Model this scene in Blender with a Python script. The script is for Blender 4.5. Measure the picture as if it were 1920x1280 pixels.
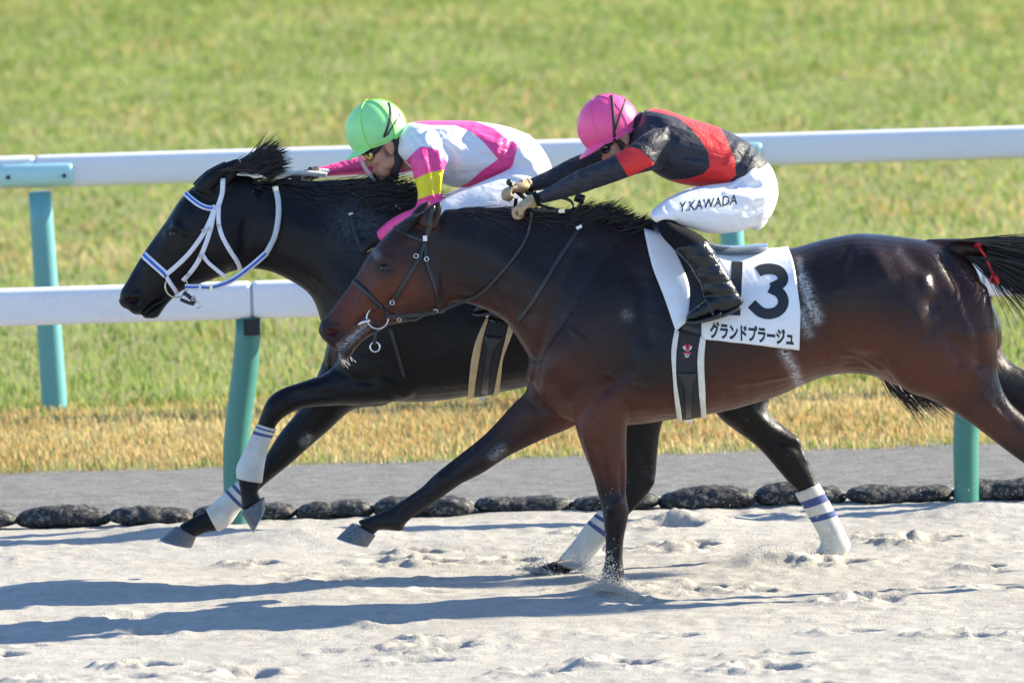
import bpy, math, random
import numpy as np
from mathutils import Vector, Matrix
from mathutils.bvhtree import BVHTree

for _o in list(bpy.data.objects):
    bpy.data.objects.remove(_o)
scene = bpy.context.scene
COL = scene.collection
rnd = random.Random(7)
rng = np.random.default_rng(7)

# ------------------------------------------------------------------ camera
FPX = 400.0 / 36.0 * 1920.0          # focal length in photo pixels
PITCH = math.radians(4.8)
ROLL = math.radians(1.72)
FW = Vector((0, math.cos(PITCH), -math.sin(PITCH)))
_r0 = Vector((1, 0, 0)); _u0 = Vector((0, math.sin(PITCH), math.cos(PITCH)))
UP = _u0 * math.cos(ROLL) + _r0 * math.sin(ROLL)
RT = _r0 * math.cos(ROLL) - _u0 * math.sin(ROLL)
def ray_dir(px, py):
    return FW + RT * ((px - 960) / FPX) - UP * ((py - 640) / FPX)
_d = ray_dir(1150, 1119)
CAM = Vector((0, -45.0, 0)); CAM.z = -(44.88 / _d.y) * _d.z
cam_data = bpy.data.cameras.new("camera")
cam = bpy.data.objects.new("camera", cam_data); COL.objects.link(cam)
cam.matrix_world = Matrix(((RT.x, UP.x, -FW.x, CAM.x), (RT.y, UP.y, -FW.y, CAM.y), (RT.z, UP.z, -FW.z, CAM.z), (0, 0, 0, 1)))
cam_data.lens = 400; cam_data.sensor_width = 36; cam_data.clip_start = 1; cam_data.clip_end = 4000
cam_data.dof.use_dof = True; cam_data.dof.focus_distance = 45.1; cam_data.dof.aperture_fstop = 5.0
scene.camera = cam

# ------------------------------------------------------------------ light
SUN_DIR = Vector((1.85, 0.56, 1.0)).normalized()      # towards the sun
world = bpy.data.worlds.new("World"); scene.world = world; world.use_nodes = True
nt = world.node_tree
sky = nt.nodes.new("ShaderNodeTexSky"); sky.sky_type = 'NISHITA'; sky.sun_disc = False
sky.ozone_density = 6.0; sky.dust_density = 0.3; sky.air_density = 1.0
sky.sun_elevation = math.asin(SUN_DIR.z)
sky.sun_rotation = math.atan2(SUN_DIR.x, SUN_DIR.y)
hs = nt.nodes.new("ShaderNodeHueSaturation"); hs.inputs['Saturation'].default_value = 0.98
nt.links.new(sky.outputs[0], hs.inputs['Color']); nt.links.new(hs.outputs[0], nt.nodes["Background"].inputs[0])
nt.nodes["Background"].inputs[1].default_value = 0.115
sun_data = bpy.data.lights.new("sun", 'SUN'); sun_data.energy = 5.0; sun_data.angle = math.radians(0.53)
sun_data.color = (1.0, 0.90, 0.69)
sun = bpy.data.objects.new("sun", sun_data); COL.objects.link(sun)
sun.rotation_euler = SUN_DIR.to_track_quat('Z', 'Y').to_euler()
sun.location = SUN_DIR * 60
scene.view_settings.view_transform = 'Standard'; scene.view_settings.look = 'None'
scene.view_settings.exposure = 1.52; scene.view_settings.gamma = 1.0
scene.view_settings.use_curve_mapping = False

# ------------------------------------------------------------------ helpers
def P(px, py, y=0.0):
    """point of the photograph at (px, py) on the upright plane at depth y"""
    d = ray_dir(px, py); t = (y - CAM.y) / d.y
    return CAM + d * t
def G(px, py, z=0.0):
    d = ray_dir(px, py); t = (z - CAM.z) / d.z
    return CAM + d * t
_C = np.array(CAM); _F = np.array(FW); _R = np.array(RT); _U = np.array(UP)
def proj(co):
    d = co - _C; z = d @ _F
    return 960 + FPX * (d @ _R) / z, 640 - FPX * (d @ _U) / z

def tag(o, label=None, cat=None, group=None, kind=None):
    if label: o['label'] = label
    if cat: o['category'] = cat
    if group: o['group'] = group
    if kind: o['kind'] = kind
    return o
def empty(name, loc, **k):
    o = bpy.data.objects.new(name, None); COL.objects.link(o); o.location = loc; o.empty_display_size = 0.1
    return tag(o, **k)
def link(name, me, mat=None, parent=None, smooth=True):
    o = bpy.data.objects.new(name, me); COL.objects.link(o)
    if mat is not None:
        for m in (mat if isinstance(mat, (list, tuple)) else [mat]):
            me.materials.append(m)
    if smooth:
        me.polygons.foreach_set("use_smooth", np.ones(len(me.polygons), dtype=bool))
    if parent is not None:
        o.parent = parent; p = Vector((0, 0, 0)); q = parent
        while q is not None:
            p += q.location; q = q.parent
        me.transform(Matrix.Translation(-p))
    return o

class MB:
    def __init__(s): s.v = []; s.f = []; s.a = []
    def add(s, vs, fs, attr=None):
        n = len(s.v); s.v += [tuple(x) for x in vs]; s.f += [tuple(i + n for i in f) for f in fs]
        s.a += list(attr) if attr is not None else [0.0] * len(vs)
    def mesh(s, name, attr=None):
        me = bpy.data.meshes.new(name); me.from_pydata(s.v, [], s.f); me.update()
        if attr:
            at = me.attributes.new(attr, 'FLOAT', 'POINT'); at.data.foreach_set("value", np.array(s.a, dtype=np.float32))
        return me
    def build(s, name, mat, parent=None, attr=None, smooth=True):
        return link(name, s.mesh(name, attr), mat, parent, smooth)
    def box(s, c, h, rot=None):
        vs = [Vector((x * h[0], y * h[1], z * h[2])) for x in (-1, 1) for y in (-1, 1) for z in (-1, 1)]
        if rot is not None: vs = [rot @ v for v in vs]
        s.add([v + Vector(c) for v in vs], [(0, 1, 3, 2), (4, 6, 7, 5), (0, 4, 5, 1), (2, 3, 7, 6), (0, 2, 6, 4), (1, 5, 7, 3)])
    def ell(s, c, r, rot=None, n=20, m=12):
        vs = []; fs = []
        for i in range(m + 1):
            th = math.pi * i / m
            for j in range(n):
                ph = 2 * math.pi * j / n
                v = Vector((r[0] * math.sin(th) * math.cos(ph), r[1] * math.sin(th) * math.sin(ph), r[2] * math.cos(th)))
                if rot is not None: v = rot @ v
                vs.append(v + Vector(c))
        for i in range(m):
            for j in range(n):
                fs.append((i * n + j, (i + 1) * n + j, (i + 1) * n + (j + 1) % n, i * n + (j + 1) % n))
        s.add(vs, fs)
    def tube(s, pts, rad, n=8, up=None, flat=1.0, cap=True):
        """tube along 3D points; rad: number or list"""
        pts = [Vector(p) for p in pts]; m = len(pts)
        if not isinstance(rad, (list, tuple)): rad = [rad] * m
        vs = []; fs = []; ref = up or Vector((0.13, 0.9, 0.3))
        for i, p in enumerate(pts):
            t = (pts[min(i + 1, m - 1)] - pts[max(i - 1, 0)]).normalized()
            a = t.cross(ref)
            if a.length < 1e-4: a = t.cross(Vector((0, 0, 1)))
            a.normalize(); b = a.cross(t).normalized(); ref = b
            for j in range(n):
                th = 2 * math.pi * j / n
                vs.append(p + a * (rad[i] * math.cos(th)) + b * (rad[i] * flat * math.sin(th)))
        for i in range(m - 1):
            for j in range(n):
                fs.append((i * n + j, i * n + (j + 1) % n, (i + 1) * n + (j + 1) % n, (i + 1) * n + j))
        if cap:
            vs.append(pts[0]); vs.append(pts[-1]); k = m * n
            for j in range(n):
                fs.append((k, (j + 1) % n, j)); fs.append((k + 1, (m - 1) * n + j, (m - 1) * n + (j + 1) % n))
        s.add(vs, fs)

def catmull(a, per):
    """resample rows of a (n, d) smoothly, per steps between rows"""
    a = np.asarray(a, float); n = len(a); out = []
    for i in range(n - 1):
        p0 = a[max(i - 1, 0)]; p1 = a[i]; p2 = a[i + 1]; p3 = a[min(i + 2, n - 1)]
        for k in range(per):
            t = k / per
            out.append(0.5 * ((2 * p1) + (-p0 + p2) * t + (2 * p0 - 5 * p1 + 4 * p2 - p3) * t * t + (-p0 + 3 * p1 - 3 * p2 + p3) * t ** 3))
    out.append(a[-1]); return np.array(out)

def loft(mb, secs, Y=0.0, per=4, n=28, cap=(0.6, 0.6), grow=0.0, dx=0, dy=0, rnge=None):
    """secs rows: ax, ay, bx, by (photo pixels of the two outline points), half width w [m], depth y, egg k"""
    rows = []
    for s_ in secs:
        s_ = list(s_) + [0] * (7 - len(s_))
        rows.append([s_[0] + dx, s_[1] + dy, s_[2] + dx, s_[3] + dy, s_[4], s_[5], s_[6]])
    rows = catmull(rows, per)
    if rnge: rows = rows[rnge[0]:rnge[1]]
    R = []
    for ax, ay, bx, by, w, y, k in rows:
        A = P(ax, ay, Y + y); B = P(bx, by, Y + y)
        R.append(((A + B) / 2, (A - B) / 2, max(w, 0.002), k))
    g = grow
    def ring(c, u, w, k, sc=1.0):
        ul = u.length; u = u * ((ul + g) / max(ul, 1e-6)) * sc; w = (w + g) * sc; o = []
        for i in range(n):
            th = 2 * math.pi * i / n; co, si = math.cos(th), math.sin(th)
            o.append(c + u * co + Vector((0, w * si * (1 + k * co), 0)))
        return o
    rings = []; at = []
    def caps(end, amt):
        c, u, w, k = R[end]; c2 = R[1 if end == 0 else -2][0]
        d = (c - c2); d = d.normalized() if d.length > 1e-6 else Vector((1, 0, 0)); r = min(u.length, w) * amt
        return [ring(c + d * (r * j), u, w, k, math.sqrt(1 - j * j)) for j in (0.35, 0.65, 0.87, 0.97)]
    c0 = caps(0, cap[0]); c1 = caps(-1, cap[1])
    rings = c0[::-1] + [ring(*r) for r in R] + c1
    L = len(rings); at = []
    for i in range(L):
        v = min(max((i - 4) / max(len(R) - 1, 1), 0), 1); at += [v] * n
    vs = [p for r in rings for p in r]; fs = []
    for i in range(L - 1):
        for j in range(n):
            fs.append((i * n + j, i * n + (j + 1) % n, (i + 1) * n + (j + 1) % n, (i + 1) * n + j))
    fs.append(tuple(range(n))[::-1]); fs.append(tuple(range((L - 1) * n, L * n)))
    mb.add(vs, fs, at)

def fuse(mb, voxel, it=3, fac=0.5):
    """union of the overlapping shells as one continuous mesh"""
    me = mb.mesh("tmp")
    o = bpy.data.objects.new("tmp", me); COL.objects.link(o)
    m = o.modifiers.new("r", 'REMESH'); m.mode = 'VOXEL'; m.voxel_size = voxel; m.adaptivity = 0
    if it:
        s_ = o.modifiers.new("s", 'SMOOTH'); s_.factor = fac; s_.iterations = it
    dg = bpy.context.evaluated_depsgraph_get()
    me2 = bpy.data.meshes.new_from_object(o.evaluated_get(dg))
    bpy.data.objects.remove(o); bpy.data.meshes.remove(me)
    return me2
def get_co(me):
    a = np.empty(len(me.vertices) * 3); me.vertices.foreach_get("co", a); return a.reshape(-1, 3)
def set_co(me, a):
    me.vertices.foreach_set("co", a.astype(np.float32).ravel()); me.update()
def get_no(me):
    a = np.empty(len(me.vertices) * 3); me.vertex_normals.foreach_get("vector", a); return a.reshape(-1, 3)
def set_attr(me, name, vals):
    at = me.attributes.get(name) or me.attributes.new(name, 'FLOAT', 'POINT')
    at.data.foreach_set("value", np.asarray(vals, dtype=np.float32))
def bvh_of(*mes):
    vs = []; fs = []
    for me in mes:
        n = len(vs); co = get_co(me); vs += [Vector(c) for c in co]
        fs += [tuple(i + n for i in p.vertices) for p in me.polygons]
    return BVHTree.FromPolygons(vs, fs)

def pdist(x, y, poly, closed=False):
    d = np.full(x.shape, 1e9); pts = list(poly) + ([poly[0]] if closed else [])
    for (x0, y0), (x1, y1) in zip(pts[:-1], pts[1:]):
        dx, dy = x1 - x0, y1 - y0; L = dx * dx + dy * dy + 1e-9
        t = np.clip(((x - x0) * dx + (y - y0) * dy) / L, 0, 1)
        d = np.minimum(d, np.hypot(x - x0 - t * dx, y - y0 - t * dy))
    return d
def sdpoly(x, y, poly):
    """signed distance in photo pixels, positive inside"""
    d = pdist(x, y, poly, True); ins = np.zeros(x.shape, bool); n = len(poly)
    for i in range(n):
        x0, y0 = poly[i]; x1, y1 = poly[(i + 1) % n]
        c = ((y0 > y) != (y1 > y)) & (x < (x1 - x0) * (y - y0) / (y1 - y0 + 1e-12) + x0)
        ins ^= c
    return np.where(ins, d, -d)
def mirror_px(co, Y):
    """photo pixel of each vertex, far-side vertices read as their near-side twins"""
    c = co.copy(); c[:, 1] = Y - np.abs(c[:, 1] - Y); return proj(c)
def sculpt(me, Y, strokes):
    """strokes: (polyline, width px, height m): ridges (+) and grooves (-) along photo lines, both sides of the body"""
    co = get_co(me); no = get_no(me); x, y = mirror_px(co, Y)
    side = np.clip(np.abs(no[:, 1]) * 1.6, 0, 1); d = np.zeros(len(co))
    for poly, w, h in strokes:
        if len(poly) == 1: q = np.hypot(x - poly[0][0], y - poly[0][1])
        else: q = pdist(x, y, poly)
        d += 1.3 * h * np.exp(-(q / w) ** 2)
    set_co(me, co + no * (d * side)[:, None])
def blobs(x, y, bl):
    v = np.zeros(x.shape)
    for b in bl:
        poly, w, h = b
        q = np.hypot(x - poly[0][0], y - poly[0][1]) if len(poly) == 1 else pdist(x, y, poly)
        v = np.maximum(v, h * np.clip(np.exp(-(q / w) ** 2) * 1.2, 0, 1))
    return v

# value noise for geometry
def vnoise(x, y, seed=0):
    xi = np.floor(x).astype(np.int64); yi = np.floor(y).astype(np.int64); fx = x - xi; fy = y - yi
    fx = fx * fx * (3 - 2 * fx); fy = fy * fy * (3 - 2 * fy)
    def h(a, b):
        n = (a * 374761393 + b * 668265263 + seed * 974711) & 0xffffffff
        n = ((n ^ (n >> 13)) * 1274126177) & 0xffffffff
        return ((n ^ (n >> 16)) & 0xffff) / 65535.0
    return (h(xi, yi) * (1 - fx) + h(xi + 1, yi) * fx) * (1 - fy) + (h(xi, yi + 1) * (1 - fx) + h(xi + 1, yi + 1) * fx) * fy
def fbm(x, y, oc=4, seed=0):
    v = 0; a = 0.5
    for i in range(oc):
        v = v + a * (vnoise(x, y, seed + i) - 0.5); x = x * 2.03 + 7.1; y = y * 2.03 + 3.7; a *= 0.5
    return v

# ------------------------------------------------------------------ materials
class NT:
    def __init__(s, name):
        s.m = bpy.data.materials.new(name); s.m.use_nodes = True; s.t = s.m.node_tree
        s.b = s.t.nodes["Principled BSDF"]; s.out = s.t.nodes["Material Output"]
    def n(s, typ, **k):
        x = s.t.nodes.new("ShaderNode" + typ)
        for a, v in k.items(): setattr(x, a, v)
        return x
    def l(s, a, b): s.t.links.new(a, b)
    def set(s, **k):
        for a, v in k.items():
            a = a.replace('_', ' ')
            s.b.inputs[a].default_value = v
    def attr(s, name): return s.n("Attribute", attribute_name=name).outputs["Fac"]
    def co(s, scale=(1, 1, 1)):
        g = s.n("NewGeometry"); mp = s.n("Mapping"); mp.inputs["Scale"].default_value = scale
        s.l(g.outputs["Position"], mp.inputs["Vector"]); return mp.outputs[0]
    def noise(s, scale, detail=4, rough=0.55, vec=None, lo=None, hi=None, dist=0.0):
        x = s.n("TexNoise"); x.inputs["Scale"].default_value = scale; x.inputs["Detail"].default_value = detail
        x.inputs["Roughness"].default_value = rough; x.inputs["Distortion"].default_value = dist
        s.l(vec if vec is not None else s.co(), x.inputs["Vector"]); o = x.outputs[0]
        if lo is not None: o = s.ramp(o, lo, hi)
        return o
    def ramp(s, v, lo, hi, a=0.0, b=1.0):
        r = s.n("MapRange"); r.clamp = True
        s.l(v, r.inputs[0]); r.inputs[1].default_value = lo; r.inputs[2].default_value = hi
        r.inputs[3].default_value = a; r.inputs[4].default_value = b; return r.outputs[0]
    def math(s, op, a, b=None):
        x = s.n("Math", operation=op)
        for i, v in enumerate((a, b)):
            if v is None: continue
            if isinstance(v, (int, float)): x.inputs[i].default_value = v
            else: s.l(v, x.inputs[i])
        return x.outputs[0]
    def mix(s, f, a, b):
        x = s.n("Mix", data_type='RGBA')
        for i, v in ((0, f), (6, a), (7, b)):
            if isinstance(v, (int, float)): x.inputs[i].default_value = v
            elif isinstance(v, tuple): x.inputs[i].default_value = (*v[:3], 1)
            else: s.l(v, x.inputs[i])
        return x.outputs[2]
    def color(s, v):
        if isinstance(v, tuple): s.b.inputs["Base Color"].default_value = (*v[:3], 1)
        else: s.l(v, s.b.inputs["Base Color"])
    def rough(s, v):
        if isinstance(v, (int, float)): s.b.inputs["Roughness"].default_value = v
        else: s.l(v, s.b.inputs["Roughness"])
    def bump(s, h, strength, dist=0.01, prev=None):
        b = s.n("Bump"); b.inputs["Strength"].default_value = strength; b.inputs["Distance"].default_value = dist
        s.l(h, b.inputs["Height"])
        if prev is not None: s.l(prev, b.inputs["Normal"])
        s.l(b.outputs[0], s.b.inputs["Normal"]); return b.outputs[0]
def srgb(r, g, b):
    f = lambda c: (c / 255) / 12.92 if c / 255 <= 0.04045 else ((c / 255 + 0.055) / 1.055) ** 2.4
    return (f(r), f(g), f(b))
def simple(name, col, rough=0.5, metal=0.0, var=0.12, nscale=30, bump=0.0, bscale=200, spec=0.5, sheen=0.0, coat=0.0, trans=0.0):
    m = NT(name); nz = m.noise(nscale, 4)
    m.color(m.mix(m.ramp(nz, 0.3, 0.7), tuple(c * (1 - var) for c in col), tuple(min(1, c * (1 + var)) for c in col)))
    m.set(Metallic=metal, Specular_IOR_Level=spec)
    m.rough(m.ramp(m.noise(nscale * 2.3, 3), 0.3, 0.7, max(0.03, rough - 0.06), min(1, rough + 0.06)))
    if sheen: m.set(Sheen_Weight=sheen, Sheen_Roughness=0.4)
    if coat: m.set(Coat_Weight=coat, Coat_Roughness=0.08)
    if bump: m.bump(m.noise(bscale, 3), bump, 0.002)
    return m.m
M = {}
# ================================================================== SETTING
YN = 3.27      # near rail
YF = 8.74      # far rail
YG = 5.62      # turf edge
YA, YB = 0.0, 1.05   # the two horses

def sand_h(x, y):
    z = 0.045 * fbm(x * 0.6, y * 1.3, 3, 3) + 0.016 * fbm(x * 2.0, y * 4.0, 3, 11) + 0.013 * fbm(x * 8, y * 13, 4, 21) * np.clip(fbm(x * 1.3, y * 1.7, 2, 25) * 4 + .4, 0, 1.3) + 0.017 * fbm(x * 13, y * 8, 4, 27) * (0.45 + np.clip(fbm(x * 0.9, y * 1.9, 2, 29) * 3 + .3, 0, 1))
    return z
PRINTS = []
_r = random.Random(23)
for i in range(90):
    PRINTS.append((_r.uniform(-3.4, 3.4), _r.uniform(-4.8, 3.0), _r.uniform(0.05, 0.11), _r.uniform(0.012, 0.036), _r.uniform(-0.5, 0.5)))
for px, py, r_, d_ in ((1580, 1055, .1, .045), (820, 1050, .09, .05), (955, 1048, .08, .04), (1300, 1100, .13, .04), (1720, 1020, .09, .045), (1640, 1012, .08, .04), (1770, 1015, .07, .04),
                   (830, 1215, .11, .05), (270, 1245, .08, .05), (1175, 1245, .1, .05), (1820, 1195, .11, .05), (1450, 1255, .11, .045), (480, 1055, .07, .04), (1300, 1020, .07, .03), (470, 1255, .1, .03), (1640, 1125, .09, .035)):
    g = G(px, py); PRINTS.append((g.x, g.y, r_, d_, 0.0))
MOUNDS = [(560, 1010, .26, .045), (1280, 985, .22, .05), (1850, 965, .3, .05), (330, 1000, .3, .04), (640, 1120, .5, .03), (150, 1105, .35, .03), (1000, 1120, .3, .03), (1138, 1121, .12, .05), (1118, 1096, .12, .03), (1440, 1056, .13, .04), (880, 1145, .4, .025)]
def sand_z(x, y):
    z = sand_h(x, y)
    for cx, cy, r, d, ang in PRINTS:
        m = (np.abs(x - cx) < r * 3) & (np.abs(y - cy) < r * 3)
        if not m.any(): continue
        dx = x[m] - cx; dy = y[m] - cy
        u = dx * math.cos(ang) + dy * math.sin(ang); v = -dx * math.sin(ang) + dy * math.cos(ang)
        q = np.hypot(u / 1.35, v) / r * (1 + 0.9 * fbm(x[m] * 15 + cx * 9, y[m] * 15, 3, 5))
        z[m] += -d * np.exp(-(q / 0.8) ** 6) + (0.26 + 0.6 * fbm(x[m] * 20 + cx, y[m] * 24, 4, 6)) * d * np.exp(-((q - 1.3) / 0.45) ** 2) * (0.6 + 0.9 * (u < 0))
    for px, py, r, h in MOUNDS:
        g = G(px, py); q = np.hypot((x - g.x) / r, (y - g.y) / (r * 0.8)); z += h * np.exp(-q * q)
    return z * np.clip((90 - np.abs(x)) / 60, 0, 1)

def axis(lo, hi, step, far, k=1.35):
    a = list(np.arange(lo, hi + step / 2, step)); s = step
    while a[-1] < far: s *= k; a.append(a[-1] + s)
    s = step
    while a[0] > -far: s *= k; a.insert(0, a[0] - s)
    return np.array(a)
def sheet(name, xs, ys, zf, mat):
    X, Y = np.meshgrid(xs, ys); x = X.ravel(); y = Y.ravel(); z = zf(x.copy(), y.copy())
    nx, ny = len(xs), len(ys); me = bpy.data.meshes.new(name)
    me.vertices.add(nx * ny); me.vertices.foreach_set("co", np.stack([x, y, z], 1).astype(np.float32).ravel())
    i = (np.arange(ny - 1)[:, None] * nx + np.arange(nx - 1)[None, :]).ravel()
    q = np.stack([i, i + 1, i + nx + 1, i + nx], 1)
    me.loops.add(q.size); me.loops.foreach_set("vertex_index", q.ravel().astype(np.int32))
    me.polygons.add(len(q)); me.polygons.foreach_set("loop_start", np.arange(0, q.size, 4, dtype=np.int32))
    me.update(calc_edges=True); me.validate()
    return tag(link(name, me, mat), kind='structure')

m = NT("sand")
n1 = m.noise(1.6, 5, 0.6); n2 = m.noise(900, 2, 0.5); n3 = m.noise(20, 6, 0.75, vec=m.co((0.8, 0.5, 1)))
c = m.mix(m.ramp(n1, 0.35, 0.65), (0.38, 0.352, 0.308), (0.46, 0.43, 0.38))
c = m.mix(m.ramp(n3, 0.42, 0.7, 0, 0.6), c, (0.25, 0.235, 0.215))
c = m.mix(m.ramp(n2, 0.35, 0.7, 0, 0.3), c, (0.27, 0.25, 0.23))
m.color(c); m.rough(0.9); m.set(Specular_IOR_Level=0.25)
bb = m.bump(m.noise(48, 5, 0.65), 0.22, 0.015)
bb = m.bump(m.noise(75, 5, 0.7, vec=m.co((1, .7, 1))), 0.55, 0.012, bb); m.bump(m.noise(240, 2, 0.6), 0.35, 0.004, bb)
M['sand'] = m.m
ys = axis(-4.5, 3.32, 0.0145, 150, 1.3); ys = np.append(ys[ys < 3.73], 3.77)
sheet("sand_track", axis(-2.9, 2.9, 0.0135, 400), ys, sand_z, M['sand'])

m = NT("cinder")
n1 = m.noise(16, 6, 0.75, vec=m.co((0.6, 0.7, 1))); n2 = m.noise(260, 3, 0.6)
c = m.mix(m.ramp(n1, 0.35, 0.65), (0.125, 0.122, 0.12), (0.23, 0.224, 0.215)); c = m.mix(m.ramp(m.noise(55, 3, .7), 0.5, 0.68, 0, 0.7), c, (0.33, 0.32, 0.31))
m.color(c); m.rough(0.95); m.set(Specular_IOR_Level=0.15)
bb = m.bump(n1, 0.5, 0.03); m.bump(n2, 0.8, 0.008, bb)
M['cinder'] = m.m
def cin_z(x, y): return 0.012 * fbm(x * 5, y * 5, 3, 31) - 0.004 + 0.02 * np.clip((y - 3.77) / 0.5, 0, 1) - 0.05 * np.clip((3.69 - y) / 0.1, 0, 1)
cinder = sheet("cinder_path", axis(-3.2, 3.2, 0.04, 400), np.append(np.arange(3.47, 5.66, 0.04), [5.8]), cin_z, M['cinder'])

m = NT("turf")
n1 = m.noise(2.2, 5, 0.6); n2 = m.noise(60, 3)
c = m.mix(m.ramp(n1, 0.35, 0.65), (0.13, 0.17, 0.035), (0.21, 0.20, 0.065)); c = m.mix(m.ramp(n2, 0.4, 0.7, 0, .6), c, (0.27, 0.20, 0.10))
m.color(c); m.rough(0.95); m.bump(n2, 0.6, 0.02); M['turf'] = m.m
def turf_z(x, y): return 0.03 * np.clip((y - 5.6) / 0.15, 0, 1) - 0.01 + 0.03 * fbm(x * 2, y * 2, 3, 41) * np.clip((60 - y) / 20, 0, 1) + 0.0 * y
sheet("turf_course", axis(-6, 6, 0.2, 900), np.append(np.arange(5.58, 50, 0.2), np.geomspace(50.3, 1500, 24)), turf_z, M['turf'])

# ------------------------------------------------------------------ grass blades (uncountable: one object)
def build_blades(name, n, xr, ya, yb, hfun, mat, dfun=None, gamma=1.0):
    x = rng.uniform(*xr, n); y = ya + (yb - ya) * rng.uniform(0, 1, n) ** gamma
    if dfun is not None:
        k = rng.uniform(0, 1, n) < dfun(x, y); x = x[k]; y = y[k]; n = len(x)
    h, dry = hfun(x, y); z = turf_z(x, y) - 0.005
    wd = rng.uniform(0.0025, 0.0055, n) * (1 + np.clip((y - 8) / 30, 0, 1.2))
    az = rng.uniform(0, 2 * np.pi, n); le = rng.uniform(0, 0.75, n) * h; la = rng.normal(math.pi, 1.3, n)
    ax = np.cos(az) * wd; ay = np.sin(az) * wd * 0.6
    tx = np.cos(la) * le; ty = np.sin(la) * le
    base = np.stack([x, y, z], 1)
    v = np.empty((n, 5, 3))
    v[:, 0] = base + np.stack([-ax, -ay, 0 * ax], 1); v[:, 1] = base + np.stack([ax, ay, 0 * ax], 1)
    mid = base + np.stack([tx * .35, ty * .35, h * .6], 1)
    v[:, 2] = mid + np.stack([ax, ay, 0 * ax], 1) * .8; v[:, 3] = mid + np.stack([-ax, -ay, 0 * ax], 1) * .8
    v[:, 4] = base + np.stack([tx, ty, h * (1 - 0.25 * (le / h))], 1)
    i = np.arange(n)[:, None] * 5
    me = bpy.data.meshes.new(name); me.vertices.add(n * 5); me.vertices.foreach_set("co", v.astype(np.float32).ravel())
    lp = np.concatenate([i + np.array([[0, 1, 2, 3]]), i + np.array([[3, 2, 4]])], 1)
    me.loops.add(lp.size); me.loops.foreach_set("vertex_index", lp.ravel().astype(np.int32))
    st = (np.arange(n)[:, None] * 7 + np.array([[0, 4]])).ravel()
    me.polygons.add(2 * n); me.polygons.foreach_set("loop_start", st.astype(np.int32)); me.update(calc_edges=True)
    set_attr(me, "dry", np.repeat(dry, 5)); tint = np.clip(0.5 + 1.1 * fbm(x * 1.7 + 5, y * 0.9, 4, 81) + rng.normal(0, .22, n), 0, 1); set_attr(me, "tint", np.repeat(tint, 5))
    return tag(link(name, me, mat, smooth=False), kind='stuff')
def blade_mat(name, spec=0.35):
    m = NT(name); dry = m.attr("dry"); t = m.attr("tint")
    g = m.mix(t, (0.10, 0.215, 0.022), (0.255, 0.375, 0.085))
    d = m.mix(t, (0.46, 0.24, 0.09), (0.70, 0.52, 0.27))
    c = m.mix(dry, g, d); m.color(c); m.rough(0.5); m.set(Specular_IOR_Level=spec)
    tr = m.n("BsdfTranslucent"); m.l(c, tr.inputs[0]); ms = m.n("MixShader"); ms.inputs[0].default_value = 0.5
    m.l(m.b.outputs[0], ms.inputs[1]); m.l(tr.outputs[0], ms.inputs[2]); m.l(ms.outputs[0], m.out.inputs[0]); return m.m
M['blade'] = blade_mat("grass_blade")
def h_green(x, y):
    n = len(x); far = np.clip((y - 9) / 22, 0, 1)
    p = fbm(x * 0.8, y * 0.55, 4, 51) + 0.28 * fbm(x * 4.2, y * 2.4, 2, 57)
    dr = np.clip(p * 1.2 + 0.02 + 0.2 * np.exp(-((y - 22) / 7) ** 2) - 0.10 * np.clip((14.6 - y) / 4, 0, 1) + .9 * np.clip(fbm(x * 1.3, y * 0.9, 3, 93) - .12, 0, 1), 0, 1)
    dry = np.clip(np.where(rng.uniform(0, 1, n) < dr * 0.95, rng.uniform(0.55, 1, n), rng.uniform(0, 0.3, n)), 0, 1)
    h = rng.uniform(0.025, 0.06, n) * (0.8 + 0.9 * np.clip(p + .4, 0, 1))
    fl = (fbm(x * 6, y * 3.2, 2, 91) > .27) & (rng.uniform(0, 1, n) < .5); h = np.where(fl, h * 1.5, h); dry = np.where(fl, 1.0, dry); return h, dry
def h_dry(x, y):
    n = len(x); e = np.clip((y - 8.2) / 0.9, 0, 1); p = fbm(x * 1.5, y * 2.0, 3, 61)
    fr = np.clip((5.95 - y) / 0.3, 0, 1)
    gp = np.clip(0.02 + 0.8 * e + 0.5 * p + 0.45 * fr, 0, 1)
    dry = np.where(rng.uniform(0, 1, n) < gp, rng.uniform(0, 0.35, n), rng.uniform(0.65, 1, n))
    return rng.uniform(0.025, 0.055, n) * (0.75 + 0.8 * np.clip(p + .4, 0, 1)), dry
build_blades("grass", 64000, (-6.5, 6.5), 5.58, 9.25, h_dry, M['blade'])
build_blades("grass", 235000, (-8, 8), 8.95, 48.5, h_green, M['blade'], gamma=1.25)

# ------------------------------------------------------------------ rails
def paint(name, col, rough=0.35, dirt=0.12, dcol=(0.3, 0.27, 0.22)):
    m = NT(name); n1 = m.noise(3, 5, 0.65, vec=m.co((0.4, 1, 2.5))); n2 = m.noise(60, 4, 0.7)
    f = m.math('MULTIPLY', m.ramp(n1, 0.42, 0.75), m.ramp(n2, 0.35, 0.7, 0.2, 1.0))
    m.color(m.mix(m.ramp(f, 0, 1, 0, dirt), col, dcol)); m.rough(m.ramp(n2, 0.3, 0.7, rough - .06, rough + .12)); m.bump(n2, 0.06, 0.002); return m.m
M['rail_white'] = paint("rail_white", (0.74, 0.74, 0.755), 0.32, 0.3)
M['post_green'] = paint("post_green", (0.035, 0.18, 0.145), 0.35, 0.35, (0.12, 0.2, 0.17))
M['post_teal'] = paint("post_teal", (0.12, 0.34, 0.36), 0.35, 0.3, (0.25, 0.36, 0.36))
M['bracket_teal'] = paint("bracket_teal", (0.42, 0.66, 0.67), 0.35, 0.3, (0.3, 0.42, 0.42))
M['joint_grey'] = simple("joint_grey", (0.36, 0.37, 0.38), 0.5)
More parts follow.
